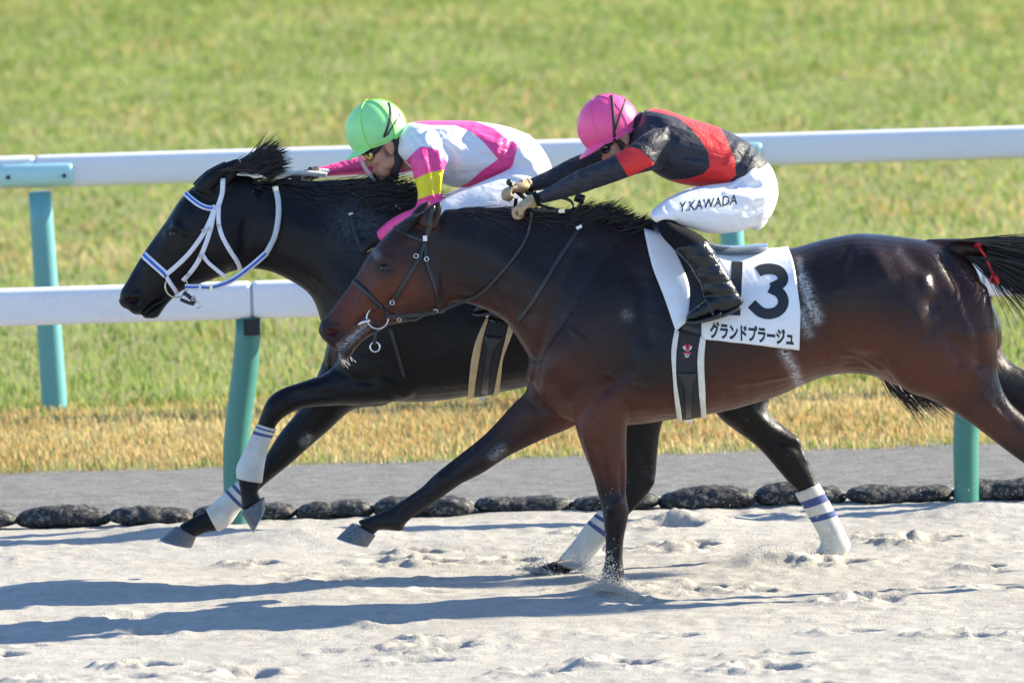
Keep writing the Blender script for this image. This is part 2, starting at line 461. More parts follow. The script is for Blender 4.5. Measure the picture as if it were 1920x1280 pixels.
M['dark_hole'] = simple("dark_socket", (0.012, 0.013, 0.013), 0.7)
def prof(hh, hd, n=28, e=0.55):
    o = []
    for i in range(n):
        a = 2 * math.pi * i / n; c, s = math.cos(a), math.sin(a)
        o.append((hd * math.copysign(abs(c) ** e, c), hh * math.copysign(abs(s) ** e, s)))
    return o
def beam(parent, x0, x1, y, z, hh, hd, mat, name="rail_beam", e=0.5):
    pr = prof(hh, hd, 28, e); mb = MB(); n = len(pr); xs = [x0, x0 + .002, x0 + .008, x0 + .02, x1 - .02, x1 - .008, x1 - .002, x1]; sc = [.9, .95, .985, 1, 1, .985, .95, .9]
    vs = [(x, y + a * s_, z + b * s_) for x, s_ in zip(xs, sc) for a, b in pr]; fs = []
    for i in range(len(xs) - 1):
        for j in range(n): fs.append((i * n + j, (i + 1) * n + j, (i + 1) * n + (j + 1) % n, i * n + (j + 1) % n))
    fs.append(tuple(range(n))); fs.append(tuple(range((len(xs) - 1) * n, len(xs) * n))[::-1])
    mb.add(vs, fs); return mb.build(name, mat, parent)
# near (dirt track) rail
nr = empty("running_rail", (-1.12, YN, 0), label="low white rail on dark green curved posts beside the sand track", cat="rail")
for x0, x1 in [(-1.094 + 3.112 * k, -1.107 + 3.112 * (k + 1)) for k in range(-3, 3)]:
    beam(nr, x0, x1, YN, 0.955, 0.080, 0.062, M['rail_white'])
for k in range(-2, 3):
    beam(nr, -1.135 + 3.112 * k, -1.066 + 3.112 * k, YN, 0.955, 0.0735, 0.055, M['joint_grey'], 'joint_sleeve')
for k in range(-3, 3):
    x = -1.197 + 3.112 * k
    mb = MB(); pts = []; rad = []
    for t in np.linspace(0, 1, 14):
        b = np.clip((t - 0.35) / 0.65, 0, 1); b = b * b * (3 - 2 * b)
        pts.append((x + 0.012 * t + 0.066 * b, YN - 0.01 + 0.01 * b, -0.12 + 1.0 * t)); rad.append(0.050 + 0.006 * math.sin(t * 3.0) + 0.003 * b)
    mb.tube(pts, rad, 20)
    po = mb.build("post", M['post_green'], nr)
    mb = MB(); mb.box((x + 0.093, YN - 0.035, 0.842), (0.034, 0.03, 0.034)); mb.build("socket", M['dark_hole'], po, smooth=False)
# far (turf) rail
fr_ = empty("turf_rail", (-2.14, YF, 0), label="taller white rail on pale teal leaning posts along the green turf", cat="rail")
for k in range(-2, 4):
    x = -2.177 + 3.26 * k; lean = -0.0
    beam(fr_, x - 0.055 + 0.004, x + 3.26 - 0.055 - 0.004, YF, 1.158, 0.077, 0.06, M['rail_white'])
    mb = MB(); mb.tube([(x - 0.036 + 0.036 * (1 - t), YF + 0.12 * (1 - t) ** 1.5, -0.1 + 1.16 * t) for t in np.linspace(0, 1, 9)], [0.062, 0.061, .06, .059, .058, .057, .056, .055, .055], 20)
    po = mb.build("post", M['post_teal'], fr_)
    b = beam(fr_, x - 0.22, x + 0.124, YF, 1.148, 0.064, 0.085, M['bracket_teal'], "bracket", 0.7)
    for bx in (-.18, .085):
        mb = MB(); mb.tube([(x + bx, YF - .083, 1.14), (x + bx, YF - .092, 1.14)], .011, 6); mb.build('bolt', M['dark_hole'], b, smooth=False)

# ------------------------------------------------------------------ net bags along the rail
m = NT("net_bag")
g = m.n("TexCoord"); vo = m.n("TexVoronoi", feature='F1'); vo.inputs["Scale"].default_value = 62; m.l(m.co((0.8, 1, 1.2)), vo.inputs[0])
n1 = m.noise(48, 4, 0.65); n2 = m.noise(12, 3)
f = m.ramp(n1, 0.5, 0.6); f2 = m.math('MULTIPLY', f, m.ramp(n2, 0.35, 0.6))
m.color(m.mix(f2, (0.014, 0.015, 0.018), (0.17, 0.155, 0.135))); m.rough(0.75); m.bump(n1, 0.6, 0.01); M['bag'] = m.m
bag_px = [(-155, 31), (33, 206), (207, 362), (364, 498), (500, 556), (557, 700), (702, 890), (893, 1073), (1075, 1236), (1238, 1416), (1417, 1585), (1588, 1786), (1788, 1838), (1840, 2010)]
bag_px[3:5] = [(364, 555)]
bag_px[-2:] = [(1788, 1990)]
bag_lab = ["dark net sandbag cut by the left picture edge", "plump dark net sandbag left of the two front hooves of the black horse", "dark net sandbag right behind the black horse's low front hoof",
           "dark net sandbag at the foot of the green post behind the black horse", "flat dark net sandbag just left of the bay horse's leading front leg", "dark net sandbag half hidden by the bay horse's stretched front leg",
           "long low dark net sandbag between the bay horse's two front legs", "dark net sandbag behind the bay horse's upright front leg", "tallest rounded dark net sandbag right of the upright front leg",
           "dark net sandbag touched by the black horse's wrapped hind leg", "long dark net sandbag left of the right-hand green post", "dark net sandbag at the foot of the right-hand green post"]
for i, (x0, x1) in enumerate(bag_px):
    p0 = G(x0 - 3, 962 - 0.03 * (x0 - 960)); p1 = G(x1 + 3, 962 - 0.03 * (x1 - 960)); q = random.Random(i * 5 + 1)
    cx = (p0.x + p1.x) / 2; L = abs(p1.x - p0.x) / 2; mb = MB(); N, K = 30, 22
    hh = 0.052 + q.uniform(-.006, .01) + (0.012 if i == 8 else 0); hd = 0.09; vs = []; fs = []
    for a in range(N + 1):
        u = -1 + 2 * a / N; s_ = (1 - abs(u) ** 4.5) ** 0.5 * (0.93 + 0.07 * math.sin(u * 4 + i)); s_ = max(s_, 0.16)
        for b in range(K):
            th = 2 * math.pi * b / K; lump = 1 + 0.5 * float(fbm(np.array([u * 4.2 + i * 7]), np.array([3 * math.cos(th) + 3 * math.sin(th) * .7 + i]), 3, 71)[0])
            z = hh * s_ * lump * math.sin(th); z = z if z > 0 else z * 0.75
            vs.append((cx + u * L, YN + 0.12 + hd * s_ * lump * math.cos(th) + 0.02 * math.sin(i * 2.3), 0.028 + z + 0.006 * math.sin(u * 2 + i * 1.7)))
    for a in range(N):
        for b in range(K): fs.append((a * K + b, a * K + (b + 1) % K, (a + 1) * K + (b + 1) % K, (a + 1) * K + b))
    fs.append(tuple(range(K))[::-1]); fs.append(tuple(range(N * K, N * K + K)))
    mb.add(vs, fs); tag(mb.build("sandbag", M['bag']), bag_lab[i], "sandbag", "dark net sandbags laid end to end under the rail")
# ================================================================== HORSES
def coat_mat(name, black, dark, red):
    m = NT(name); kb = m.attr("blackpoint"); kr = m.attr("red"); kf = m.attr("foam"); kp = m.attr("pink"); kw = m.attr("wet")
    hair = m.noise(140, 4, 0.65, vec=m.co((0.35, 1, 1))); big = m.noise(7, 4, 0.55)
    r2 = m.math('ADD', kr, m.math('MULTIPLY', m.math('SUBTRACT', big, 0.5), 0.5))
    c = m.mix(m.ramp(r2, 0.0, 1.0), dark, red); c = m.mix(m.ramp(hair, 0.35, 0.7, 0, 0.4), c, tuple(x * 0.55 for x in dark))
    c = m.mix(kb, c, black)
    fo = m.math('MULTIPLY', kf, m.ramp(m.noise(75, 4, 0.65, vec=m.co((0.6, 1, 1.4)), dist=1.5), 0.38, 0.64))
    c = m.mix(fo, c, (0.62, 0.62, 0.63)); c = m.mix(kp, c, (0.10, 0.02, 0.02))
    m.color(c)
    ro = m.math('ADD', m.ramp(hair, 0.3, 0.7, 0.24, 0.36), m.ramp(m.noise(9, 5, .6, dist=.8), .32, .68, 0, .2)); ro = m.math('SUBTRACT', ro, m.math('MULTIPLY', kw, 0.14)); ro = m.math('ADD', ro, m.math('MULTIPLY', fo, 0.4)); m.rough(ro)
    m.set(Specular_IOR_Level=0.22)
    b = m.bump(m.noise(16, 4, 0.55, dist=.6), 0.2, 0.02); m.bump(hair, 0.3, 0.005, b); return m.m
M['bay'] = coat_mat("bay_coat", (0.012, 0.0105, 0.012), (0.047, 0.0205, 0.016), (0.125, 0.036, 0.019))
M['black'] = coat_mat("black_coat", (0.0045, 0.0045, 0.006), (0.0055, 0.005, 0.0065), (0.012, 0.0075, 0.007))
def hair_mat(name, c0, c1):
    m = NT(name); t = m.attr("tint"); m.color(m.mix(t, c0, c1)); m.rough(0.38); m.set(Specular_IOR_Level=0.6); return m.m
M['mane'] = hair_mat("horse_hair", (0.007, 0.007, 0.008), (0.024, 0.02, 0.02))
M['whisker'] = hair_mat("pale_whisker", (0.15, 0.14, 0.14), (0.3, 0.3, 0.3))
m = NT("hoof_horn"); n1 = m.noise(60, 4, 0.6, vec=m.co((1, 1, 6)))
m.color(m.mix(m.ramp(n1, 0.3, 0.7), (0.035, 0.038, 0.045), (0.17, 0.172, 0.185))); m.rough(0.45); m.bump(n1, 0.15, 0.003); M['hoof'] = m.m
M['shoe'] = simple("shoe_metal", (0.45, 0.46, 0.48), 0.35, 0.9)
M['eye'] = simple("horse_eye", (0.006, 0.004, 0.004), 0.12, spec=0.5)
m = NT("leg_wrap"); t = m.attr("len"); s1 = m.math('LESS_THAN', m.math('ABSOLUTE', m.math('SUBTRACT', t, 0.13)), 0.030); s2 = m.math('LESS_THAN', m.math('ABSOLUTE', m.math('SUBTRACT', t, 0.27)), 0.030)
n1 = m.noise(130, 3, 0.6, vec=m.co((1, 1, 2))); n2 = m.noise(14, 3)
c = m.mix(m.ramp(n2, 0.35, 0.7), (0.60, 0.585, 0.54), (0.48, 0.455, 0.40)); m.color(m.mix(m.math('MAXIMUM', s1, s2), c, (0.05, 0.08, 0.21))); m.rough(0.85)
m.bump(n1, 0.35, 0.004); M['wrap'] = m.m

def strands(name, parent, roots, mat, Y, n, length, direc, droop=0.25, wob=0.2, w0=0.0022, yspread=0.03, fan=0.25, seg=6, seed=1, lift=0.0, clump=0.0, snap=None):
    """hair: roots = photo polyline; direc = list of direction (dx, dz) per root vertex"""
    r = np.random.default_rng(seed); rp = np.asarray(roots, float); L = np.concatenate([[0], np.cumsum(np.hypot(*np.diff(rp, axis=0).T))])
    vs = []; fs = []; tn = []
    dv = np.asarray(direc, float); ln = np.asarray(length, float)
    for i in range(int(n * 1.7)):
        s_ = r.uniform(0, L[-1])
        cl = math.floor(s_ / 9.0) if clump else 0
        rc = np.random.default_rng(seed * 1000 + int(cl)) if clump else None
        px = np.interp(s_, L, rp[:, 0]); py = np.interp(s_, L, rp[:, 1]); dx = np.interp(s_, L, dv[:, 0]); dz = np.interp(s_, L, dv[:, 1]); l0 = np.interp(s_, L, ln)
        p = P(px, py, Y + r.normal(0, yspread))
        if snap is not None:
            hh = snap.ray_cast(p + Vector((0, 0, .2)), Vector((0, 0, -1)))[0]
            if hh is not None and abs(hh.z - p.z) < .12: p = Vector((p.x, p.y, hh.z - .006))
        d = Vector((dx, r.normal(0, fan * .6), dz)).normalized()
        d = (d + Vector((r.normal(0, fan), r.normal(0, fan * .6), r.normal(0, fan)))).normalized()
        if clump:
            d = (d + clump * Vector((rc.normal(0, .5), rc.normal(0, .3), rc.normal(0, .5)))).normalized(); l0 = l0 * rc.uniform(0.75, 1.15)
        l0 = l0 * r.uniform(0.55, 1.1); w = 0.72 * w0 * r.uniform(0.6, 1.3); st = l0 / seg
        a1, a2 = r.uniform(0, 6.28, 2); tt = r.uniform(0, 1); k0 = len(vs)
        for j in range(seg + 1):
            u = j / seg; ww = w * (1 - u) ** 0.6 + 0.0004
            sd = d.cross(Vector((0, 1, 0.2))).normalized(); nn = d.cross(sd).normalized()
            vs += [p + sd * ww, p - sd * ww * .5 + nn * ww * .87, p - sd * ww * .5 - nn * ww * .87]; tn += [tt] * 3
            d = (d + Vector((0.06 * math.sin(a1 + u * 5) * wob * 4, 0.04 * math.sin(a2 + u * 4) * wob * 4, -droop * (1.0 / seg) + lift / seg))).normalized(); p = p + d * st
        for j in range(seg):
            for q in range(3):
                a = k0 + j * 3 + q; b = k0 + j * 3 + (q + 1) % 3; fs.append((a, b, b + 3, a + 3))
    me = bpy.data.meshes.new(name); me.from_pydata(vs, [], fs); me.update(); set_attr(me, "tint", tn)
    return link(name, me, mat, parent)

def hoof(parent, c0, c1, t0, t1, Y, w0=0.05, w1=0.062, name="hoof"):
    """c0-c1 coronet line, t0-t1 sole line (photo px): toe side first"""
    mb = MB(); rows = []
    f = lambda a, b, t: (a[0] + (b[0] - a[0]) * t, a[1] + (b[1] - a[1]) * t)
    for t in (0, 0.33, 0.66, 1.0):
        a = f(c0, t0, t); b = f(c1, t1, t); rows.append((*a, *b, w0 + (w1 - w0) * t))
    loft(mb, rows, Y, per=3, n=26, cap=(0.15, 0.05)); ho = mb.build(name, M['hoof'], parent); mb = MB(); d = ((t0[0] - c0[0]) * .06, (t0[1] - c0[1]) * .06); e = ((t1[0] - c1[0]) * .06, (t1[1] - c1[1]) * .06)
    loft(mb, [(*t0, *t1, w1 * 1.01), (t0[0] + d[0], t0[1] + d[1], t1[0] + e[0], t1[1] + e[1], w1 * 1.01)], Y, per=2, n=26, cap=(.02, .02)); mb.build('shoe', M['shoe'], ho); return ho

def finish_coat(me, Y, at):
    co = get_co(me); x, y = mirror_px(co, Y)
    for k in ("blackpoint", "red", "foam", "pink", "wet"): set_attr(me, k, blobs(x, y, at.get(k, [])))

# ---------------------------------------------------------------- bay horse (nearest)
bay_torso = [(1012, 650, 1000, 716, .09, 0, 0), (1055, 565, 1025, 765, .175, 0, -.05), (1130, 450, 1090, 794, .215, 0, -.2), (1200, 420, 1178, 797, .225, 0, -.35), (1280, 446, 1272, 784, .255, 0, -.25),
    (1380, 470, 1362, 770, .275, 0, -.1), (1470, 468, 1458, 742, .272, 0, -.05), (1545, 449, 1545, 706, .255, 0, 0), (1612, 438, 1625, 702, .262, 0, .05), (1690, 444, 1700, 728, .262, 0, .08),
    (1762, 458, 1775, 728, .225, 0, .05), (1822, 492, 1838, 700, .185, 0, 0), (1853, 565, 1860, 655, .105, 0, 0)]
bay_neck = [(1185, 422, 1040, 745, .165, 0, -.2), (1120, 404, 988, 662, .145, 0, -.35), (1040, 397, 945, 601, .112, 0, -.4), (960, 392, 893, 574, .088, 0, -.35), (890, 390, 858, 566, .076, 0, -.2), (835, 392, 835, 572, .07, 0, -.1)]
bay_head = [(812, 396, 846, 566, .062), (772, 403, 833, 586, .085, 0, -.05), (737, 427, 806, 589, .094, 0, .15), (712, 453, 775, 600, .096, 0, .25), (690, 478, 742, 607, .082, 0, .2), (672, 509, 712, 612, .063, 0, .1), (654, 537, 690, 611, .054, 0, 0),
    (634, 564, 670, 622, .05, 0, 0), (614, 590, 650, 643, .05, 0, .0), (601, 604, 628, 656, .044, 0, 0), (599, 615, 612, 642, .026, 0, 0)]
bay_jaw = [(705, 596, 716, 618, .045), (685, 606, 690, 632, .042), (665, 622, 670, 649, .037), (650, 636, 658, 667, .034), (637, 655, 644, 676, .026)]
def ears(mb, Y, e):
    for secs in e: loft(mb, secs, Y, per=4, n=14, cap=(.3, .3))
bay_fore_near = [(1050, 660, 1200, 650, .085, -.10), (1068, 740, 1188, 738, .09, -.125), (1079, 800, 1176, 800, .082, -.13), (1095, 850, 1175, 852, .068, -.13), (1111, 890, 1175, 892, .055, -.13), (1120, 922, 1174, 926, .044, -.13),
    (1128, 950, 1179, 960, .045, -.13), (1132, 982, 1174, 988, .038, -.13), (1135, 1015, 1169, 1018, .028, -.13), (1134, 1050, 1168, 1052, .031, -.13), (1129, 1074, 1171, 1076, .038, -.13), (1126, 1098, 1166, 1096, .036, -.13)]
bay_fore_far = [(990, 660, 1130, 760, .095, .09), (988, 727, 1080, 797, .088, .11), (962, 757, 1022, 822, .072, .12), (912, 811, 957, 853, .056, .12), (868, 847, 906, 886, .047, .12), (836, 872, 868, 905, .042, .12), (811, 893, 848, 918, .043, .12),
    (790, 913, 820, 938, .036, .12), (764, 931, 790, 958, .028, .12), (736, 950, 762, 980, .029, .12), (716, 958, 752, 995, .036, .12), (694, 968, 714, 992, .030, .12), (672, 975, 703, 1001, .038, .12)]
bay_hind_near = [(1600, 500, 1850, 540, .10, -.10), (1635, 640, 1868, 610, .115, -.13), (1690, 725, 1871, 672, .108, -.14), (1752, 752, 1872, 704, .085, -.14), (1815, 790, 1885, 740, .067, -.14), (1870, 832, 1908, 768, .053, -.14), (1925, 872, 1948, 800, .043, -.14),
    (1985, 905, 2003, 830, .042, -.14), (2030, 940, 2050, 890, .033, -.14), (2075, 985, 2095, 945, .029, -.14), (2105, 1015, 2135, 980, .034, -.14), (2110, 1045, 2140, 1030, .03, -.14)]
bay_hind_far = [(1640, 500, 1850, 540, .10, .10), (1720, 640, 1868, 600, .11, .13), (1790, 720, 1880, 660, .095, .14), (1850, 765, 1905, 685, .07, .14), (1920, 790, 1950, 705, .05, .14), (1990, 800, 2010, 725, .042, .14), (2040, 835, 2062, 785, .032, .14), (2090, 875, 2112, 830, .03, .14), (2125, 900, 2150, 865, .034, .14), (2135, 930, 2165, 910, .03, .14)]
bay = empty("horse", P(1400, 780, 0), label="dark bay racehorse with number 13 cloth, nearest, upright foreleg planted in the sand", cat="horse")
mb = MB()
for s_, n_ in ((bay_torso, 40), (bay_neck, 32), (bay_head, 32)): loft(mb, s_, YA, per=5, n=n_)
loft(mb, bay_jaw, YA, per=4, n=20)
for s_ in (bay_fore_near, bay_fore_far, bay_hind_near, bay_hind_far): loft(mb, s_, YA, per=5, n=24, cap=(.5, .3))
ears(mb, YA, [[(781, 416, 815, 430, .03, -.055), (792, 398, 824, 412, .024, -.06), (808, 385, 829, 394, .016, -.06), (823, 376, 830, 381, .005, -.058)], [(768, 404, 800, 402, .028, .05), (782, 388, 806, 391, .022, .055), (799, 377, 808, 382, .008, .055)]])
loft(mb, [(1740, 448, 1760, 500, .05), (1790, 447, 1800, 482, .04), (1825, 450, 1833, 484, .03), (1850, 456, 1856, 484, .022)], YA, per=4, n=18)     # dock
bme = fuse(mb, 0.0068, 5)
sculpt(bme, YA, [
    ([(1140, 560), (1110, 640)], 55, .016), ([(1040, 690)], 38, .022), ([(1690, 640)], 70, .016), ([(1630, 500)], 60, .010), ([(1815, 560), (1830, 620)], 34, .016), ([(805, 540)], 34, .010), ([(1205, 540), (1215, 640)], 14, -.006), ([(1240, 690)], 40, .006),
    ([(1085, 470), (1040, 580), (1010, 660), (1000, 700)], 16, -.012), ([(1130, 440), (1085, 560), (1060, 650)], 30, .012), ([(1195, 520), (1185, 620), (1160, 720)], 22, -.012), ([(1080, 780), (1130, 730), (1180, 690)], 13, -.009),
    ([(1160, 740), (1200, 760), (1270, 770)], 18, .006), ([(1010, 770), (1060, 770), (1078, 797)], 9, -.006), ([(1500, 560), (1560, 640), (1620, 690)], 20, -.011), ([(1590, 690), (1650, 660), (1700, 600)], 16, -.008), ([(1700, 470), (1745, 520), (1750, 570)], 16, -.010),
    ([(1770, 480), (1800, 540), (1830, 620), (1840, 680)], 12, -.010), ([(1735, 520), (1745, 545)], 14, .012), ([(1840, 520), (1846, 580)], 18, .008), ([(1790, 640), (1850, 690)], 14, -.007), ([(1870, 760), (1920, 830)], 8, -.005), ([(1845, 745), (1890, 790)], 8, .005),
    ([(1300, 700), (1400, 735), (1480, 715)], 22, -.004), ([(1330, 640), (1320, 770)], 9, -.003), ([(1370, 650), (1360, 770)], 9, -.003), ([(1410, 660), (1400, 755)], 9, -.003), ([(1450, 660), (1440, 740)], 9, -.003),
    ([(860, 540), (940, 560), (1000, 590)], 14, -.006), ([(850, 450), (930, 470), (1010, 530)], 26, .007), ([(880, 500), (960, 530)], 12, -.004), ([(920, 520), (935, 570)], 7, -.003), ([(945, 530), (965, 590)], 7, -.003), ([(970, 545), (990, 605)], 7, -.003),
    # head
    ([(706, 487), (735, 500)], 9, -.004), ([(704, 492), (720, 480), (738, 495)], 6, .007), ([(735, 512), (700, 545), (670, 575)], 10, .005), ([(765, 540), (790, 480)], 14, .004), ([(745, 560), (700, 590)], 12, -.005), ([(690, 520), (650, 575)], 12, -.004),
    ([(615, 618), (632, 612), (636, 625)], 6, .007), ([(617, 621), (628, 624)], 5.5, -.02), ([(640, 652), (660, 630), (690, 606)], 4.5, -.012), ([(800, 590), (830, 560), (835, 500)], 10, -.006), ([(780, 560), (810, 560)], 22, .005),
    ([(806, 415), (815, 400)], 5, -.012), ([(778, 445), (800, 440)], 12, .006),
    # legs
    ([(1150, 945)], 14, .005), ([(1160, 880), (1165, 920)], 7, -.004), ([(1156, 985), (1154, 1055)], 4, -.006), ([(1140, 960), (1160, 940)], 6, .005), ([(1135, 880), (1140, 930)], 5, -.005), ([(1166, 870), (1168, 925)], 4, -.005), ([(1120, 830), (1140, 900)], 8, -.004), ([(826, 905)], 12, .005), ([(795, 940), (750, 974)], 4, -.006), ([(770, 932), (740, 952)], 4, .003), ([(700, 985)], 8, .004), ([(845, 880), (880, 850)], 6, -.005), ([(905, 870), (960, 830)], 5, .004), ([(950, 825), (900, 868)], 8, -.004),
    ([(1330, 700), (1380, 722), (1430, 716), (1480, 706)], 4, .004), ([(1130, 700), (1170, 720), (1230, 728)], 4, .003), ([(1075, 620), (1110, 650), (1140, 700)], 4, .003), ([(760, 570), (725, 575), (690, 580), (668, 592)], 3.5, .004), ([(725, 575), (700, 555)], 3, .003), ([(1560, 660), (1600, 672), (1650, 690)], 5, .004), ([(1640, 480), (1660, 520)], 16, .007), ([(1590, 470), (1575, 520)], 12, -.006), ([(1760, 560), (1770, 620), (1800, 680)], 9, -.006), ([(1720, 600), (1740, 660)], 18, .007), ([(1000, 760), (1030, 740), (1050, 700)], 9, -.006), ([(1095, 820), (1110, 870)], 4, .003)])
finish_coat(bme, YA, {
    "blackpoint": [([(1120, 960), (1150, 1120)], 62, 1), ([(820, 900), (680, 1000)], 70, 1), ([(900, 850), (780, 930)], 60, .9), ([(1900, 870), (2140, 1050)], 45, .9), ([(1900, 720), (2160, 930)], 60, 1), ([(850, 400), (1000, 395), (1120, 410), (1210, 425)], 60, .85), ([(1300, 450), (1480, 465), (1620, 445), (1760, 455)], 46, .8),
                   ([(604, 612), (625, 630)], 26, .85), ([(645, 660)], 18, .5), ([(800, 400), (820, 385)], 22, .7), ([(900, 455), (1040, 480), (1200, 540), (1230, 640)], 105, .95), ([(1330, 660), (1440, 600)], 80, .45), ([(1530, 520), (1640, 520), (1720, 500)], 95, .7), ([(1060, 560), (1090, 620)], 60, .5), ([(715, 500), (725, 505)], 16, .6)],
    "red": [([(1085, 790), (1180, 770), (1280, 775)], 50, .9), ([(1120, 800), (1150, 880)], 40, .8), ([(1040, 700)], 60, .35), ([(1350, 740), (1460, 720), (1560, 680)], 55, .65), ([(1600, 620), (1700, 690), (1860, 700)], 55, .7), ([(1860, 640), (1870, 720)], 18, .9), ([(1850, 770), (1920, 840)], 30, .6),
            ([(640, 590), (690, 560), (760, 540)], 42, .9), ([(700, 540), (740, 570)], 34, .8), ([(805, 412)], 18, 1.0), ([(800, 560), (870, 555), (960, 590)], 26, .3), ([(1000, 640)], 30, .4)],
    "foam": [([(640, 650), (665, 628), (688, 606)], 7, .8), ([(631, 668), (640, 678)], 7, .8), ([(1505, 520), (1516, 560), (1532, 596)], 10, .8), ([(1505, 585), (1515, 625)], 9, .5), ([(1498, 485), (1506, 530)], 5, .6), ([(1470, 660), (1488, 690), (1500, 725)], 9, .7), ([(940, 848), (926, 862)], 9, .45), ([(1176, 590)], 10, .25), ([(700, 470), (706, 480)], 7, .28)],
    "pink": [([(617, 622), (625, 622)], 5, .8)], "wet": [([(1810, 560), (1845, 600)], 60, 1), ([(900, 480), (1040, 540)], 90, .5), ([(1540, 500), (1560, 580)], 60, 1), ([(1680, 520), (1840, 560)], 90, .9), ([(1500, 640)], 60, .6), ([(1150, 560)], 120, .3)]})
bay_bvh = bvh_of(bme)
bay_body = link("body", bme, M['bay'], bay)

def eye(parent, px, py, Y, y0, r, bvh):
    d = ray_dir(px, py).normalized(); h = bvh.ray_cast(CAM, d)[0]
    mb = MB(); mb.ell(h + Vector((0, r * 0.62, 0)), (r * 1.05, r, r), n=18, m=12); o = mb.build("eye", M['eye'], parent)
    mb = MB(); h2 = Vector((h.x, 2 * Y - h.y, h.z)); mb.ell(h2 - Vector((0, r * 0.62, 0)), (r * 1.05, r, r), n=18, m=12); mb.build("eye", M['eye'], parent)
eye(bay, 721, 503, YA, 0, 0.019, bay_bvh)
hoof(bay, (660, 980), (704, 1004), (632, 1007), (690, 1024), YA + .12, .048, .062)
hoof(bay, (1122, 1092), (1166, 1094), (1100, 1122), (1166, 1120), YA - .13, .048, .062)
hoof(bay, (2105, 1045), (2140, 1032), (2108, 1082), (2150, 1062), YA - .14, .048, .062)
hoof(bay, (2135, 935), (2168, 914), (2150, 970), (2186, 945), YA + .14, .048, .062)
# mane: flows back to the right and up at the withers
strands("mane", bay, [(838, 388), (900, 388), (960, 386), (1040, 388), (1090, 388)], M['mane'], YA, 420, [.12, .14, .15, .15, .15], [(1, .12), (1, .05), (1, .0), (1, .12), (1, .35)], droop=.35, yspread=.018, fan=.13, seed=3, w0=.0024, snap=bay_bvh)
strands("mane", bay, [(850, 394), (930, 394), (1010, 396), (1080, 400)], M['mane'], YA - .035, 520, [.13, .15, .16, .13], [(1, -.35), (1, -.3), (1, -.25), (1, -.2)], droop=.5, yspread=.012, fan=.12, seed=4, w0=.0024, snap=bay_bvh)
strands("mane", bay, [(1050, 392), (1090, 388), (1130, 402), (1180, 414), (1222, 422)], M['mane'], YA, 620, [.10, .13, .12, .09, .06], [(.9, .6), (1, .55), (1, .42), (1, .38), (1, .3)], droop=.25, yspread=.022, fan=.16, seed=5, w0=.0026, clump=.25, snap=bay_bvh)
strands("forelock", bay, [(796, 398), (780, 405), (765, 412)], M['mane'], YA - .02, 150, [.13, .12, .09], [(-.75, -.6), (-.7, -.7), (-.6, -.8)], droop=.2, yspread=.03, fan=.12, seed=6)
strands("whiskers", bay, [(632, 668), (645, 676), (660, 668)], M['whisker'], YA - .01, 12, [.03, .035, .03], [(.3, -1), (.2, -1), (.4, -1)], droop=.1, yspread=.02, fan=.3, seed=8, w0=.0008)
# tail
tl = strands("tail", bay, [(1812, 450), (1835, 455), (1850, 462), (1850, 484), (1828, 480), (1808, 480)], M['mane'], YA, 1000, [.6, .8, .85, .7, .5, .2], [(1, -.05), (1, -.06), (1, -.1), (1, -.25), (1, -.4), (1, -.6)], droop=.28, yspread=.035, fan=.07, seed=9, w0=.003, seg=9)
strands("tail", bay, [(1780, 452), (1812, 450), (1840, 456)], M['mane'], YA, 300, [.25, .3, .35], [(1, .02), (1, -.02), (1, -.05)], droop=.12, yspread=.03, fan=.05, seed=10, w0=.003)
strands("tail", bay, [(1830, 490), (1850, 500)], M['mane'], YA - .03, 40, [.4, .5], [(.75, -.7), (.9, -.5)], droop=.3, yspread=.03, fan=.16, seed=11, w0=.0018)
# red ribbon tied in the tail
M['ribbon'] = simple("red_ribbon", (0.55, 0.02, 0.025), 0.5)
mb = MB(); mb.tube([P(1832, 458, -.06), P(1846, 478, -.07), P(1856, 500, -.075), P(1862, 515, -.07)], .006, 8); mb.tube([P(1862, 512, -.07), P(1868, 522, -.07), P(1871, 533, -.07)], [.006, .013, .008], 8); mb.tube([P(1862, 512, -.07), P(1857, 524, -.07), P(1860, 532, -.07)], [.005, .007, .004], 8); mb.tube([P(1828, 462, -.05), P(1834, 456, -.062), P(1840, 460, -.06)], .007, 8)
tag(mb.build("tail_ribbon", M['ribbon']), "red ribbon tied near the top of the bay horse's black tail", "ribbon")

# ---------------------------------------------------------------- black horse (farther)
DX, DY = -378, -30
blk_torso = [(r[0] + DX, r[1] + (DY * (0.7 if i > 1 else 1) if i < 5 else (-4, 4, 10, 14, 14, 12, 6, 0)[i - 5]), r[2] + DX, r[3] - 44, r[4], 0, r[6]) for i, r in enumerate(bay_torso)]
blk_torso[0] = (628, 620, 622, 690, .09); blk_torso[1] = (675, 520, 650, 735, .175, 0, -.05)
blk_neck = [(815, 396, 665, 715, .165, 0, -.2), (745, 366, 612, 630, .145, 0, -.45), (680, 344, 584, 557, .112, 0, -.45), (620, 338, 532, 520, .09, 0, -.35), (555, 340, 492, 506, .078, 0, -.2), (500, 338, 462, 504, .07, 0, -.1)]
blk_head = [(470, 330, 478, 500, .062), (410, 328, 448, 506, .085, 0, -.05), (366, 347, 425, 513, .094, 0, .15), (336, 376, 394, 526, .096, 0, .25), (312, 413, 356, 539, .082, 0, .2), (290, 444, 332, 551, .063, 0, .1), (271, 471, 312, 561, .054, 0, 0),
    (254, 498, 293, 573, .05, 0, 0), (238, 526, 275, 586, .05, 0, 0), (226, 546, 254, 590, .043), (225, 560, 240, 580, .026)]
blk_jaw = [(325, 535, 330, 553, .045), (310, 552, 312, 572, .042), (295, 568, 303, 585, .038), (280, 580, 294, 596, .034), (268, 588, 274, 597, .022)]
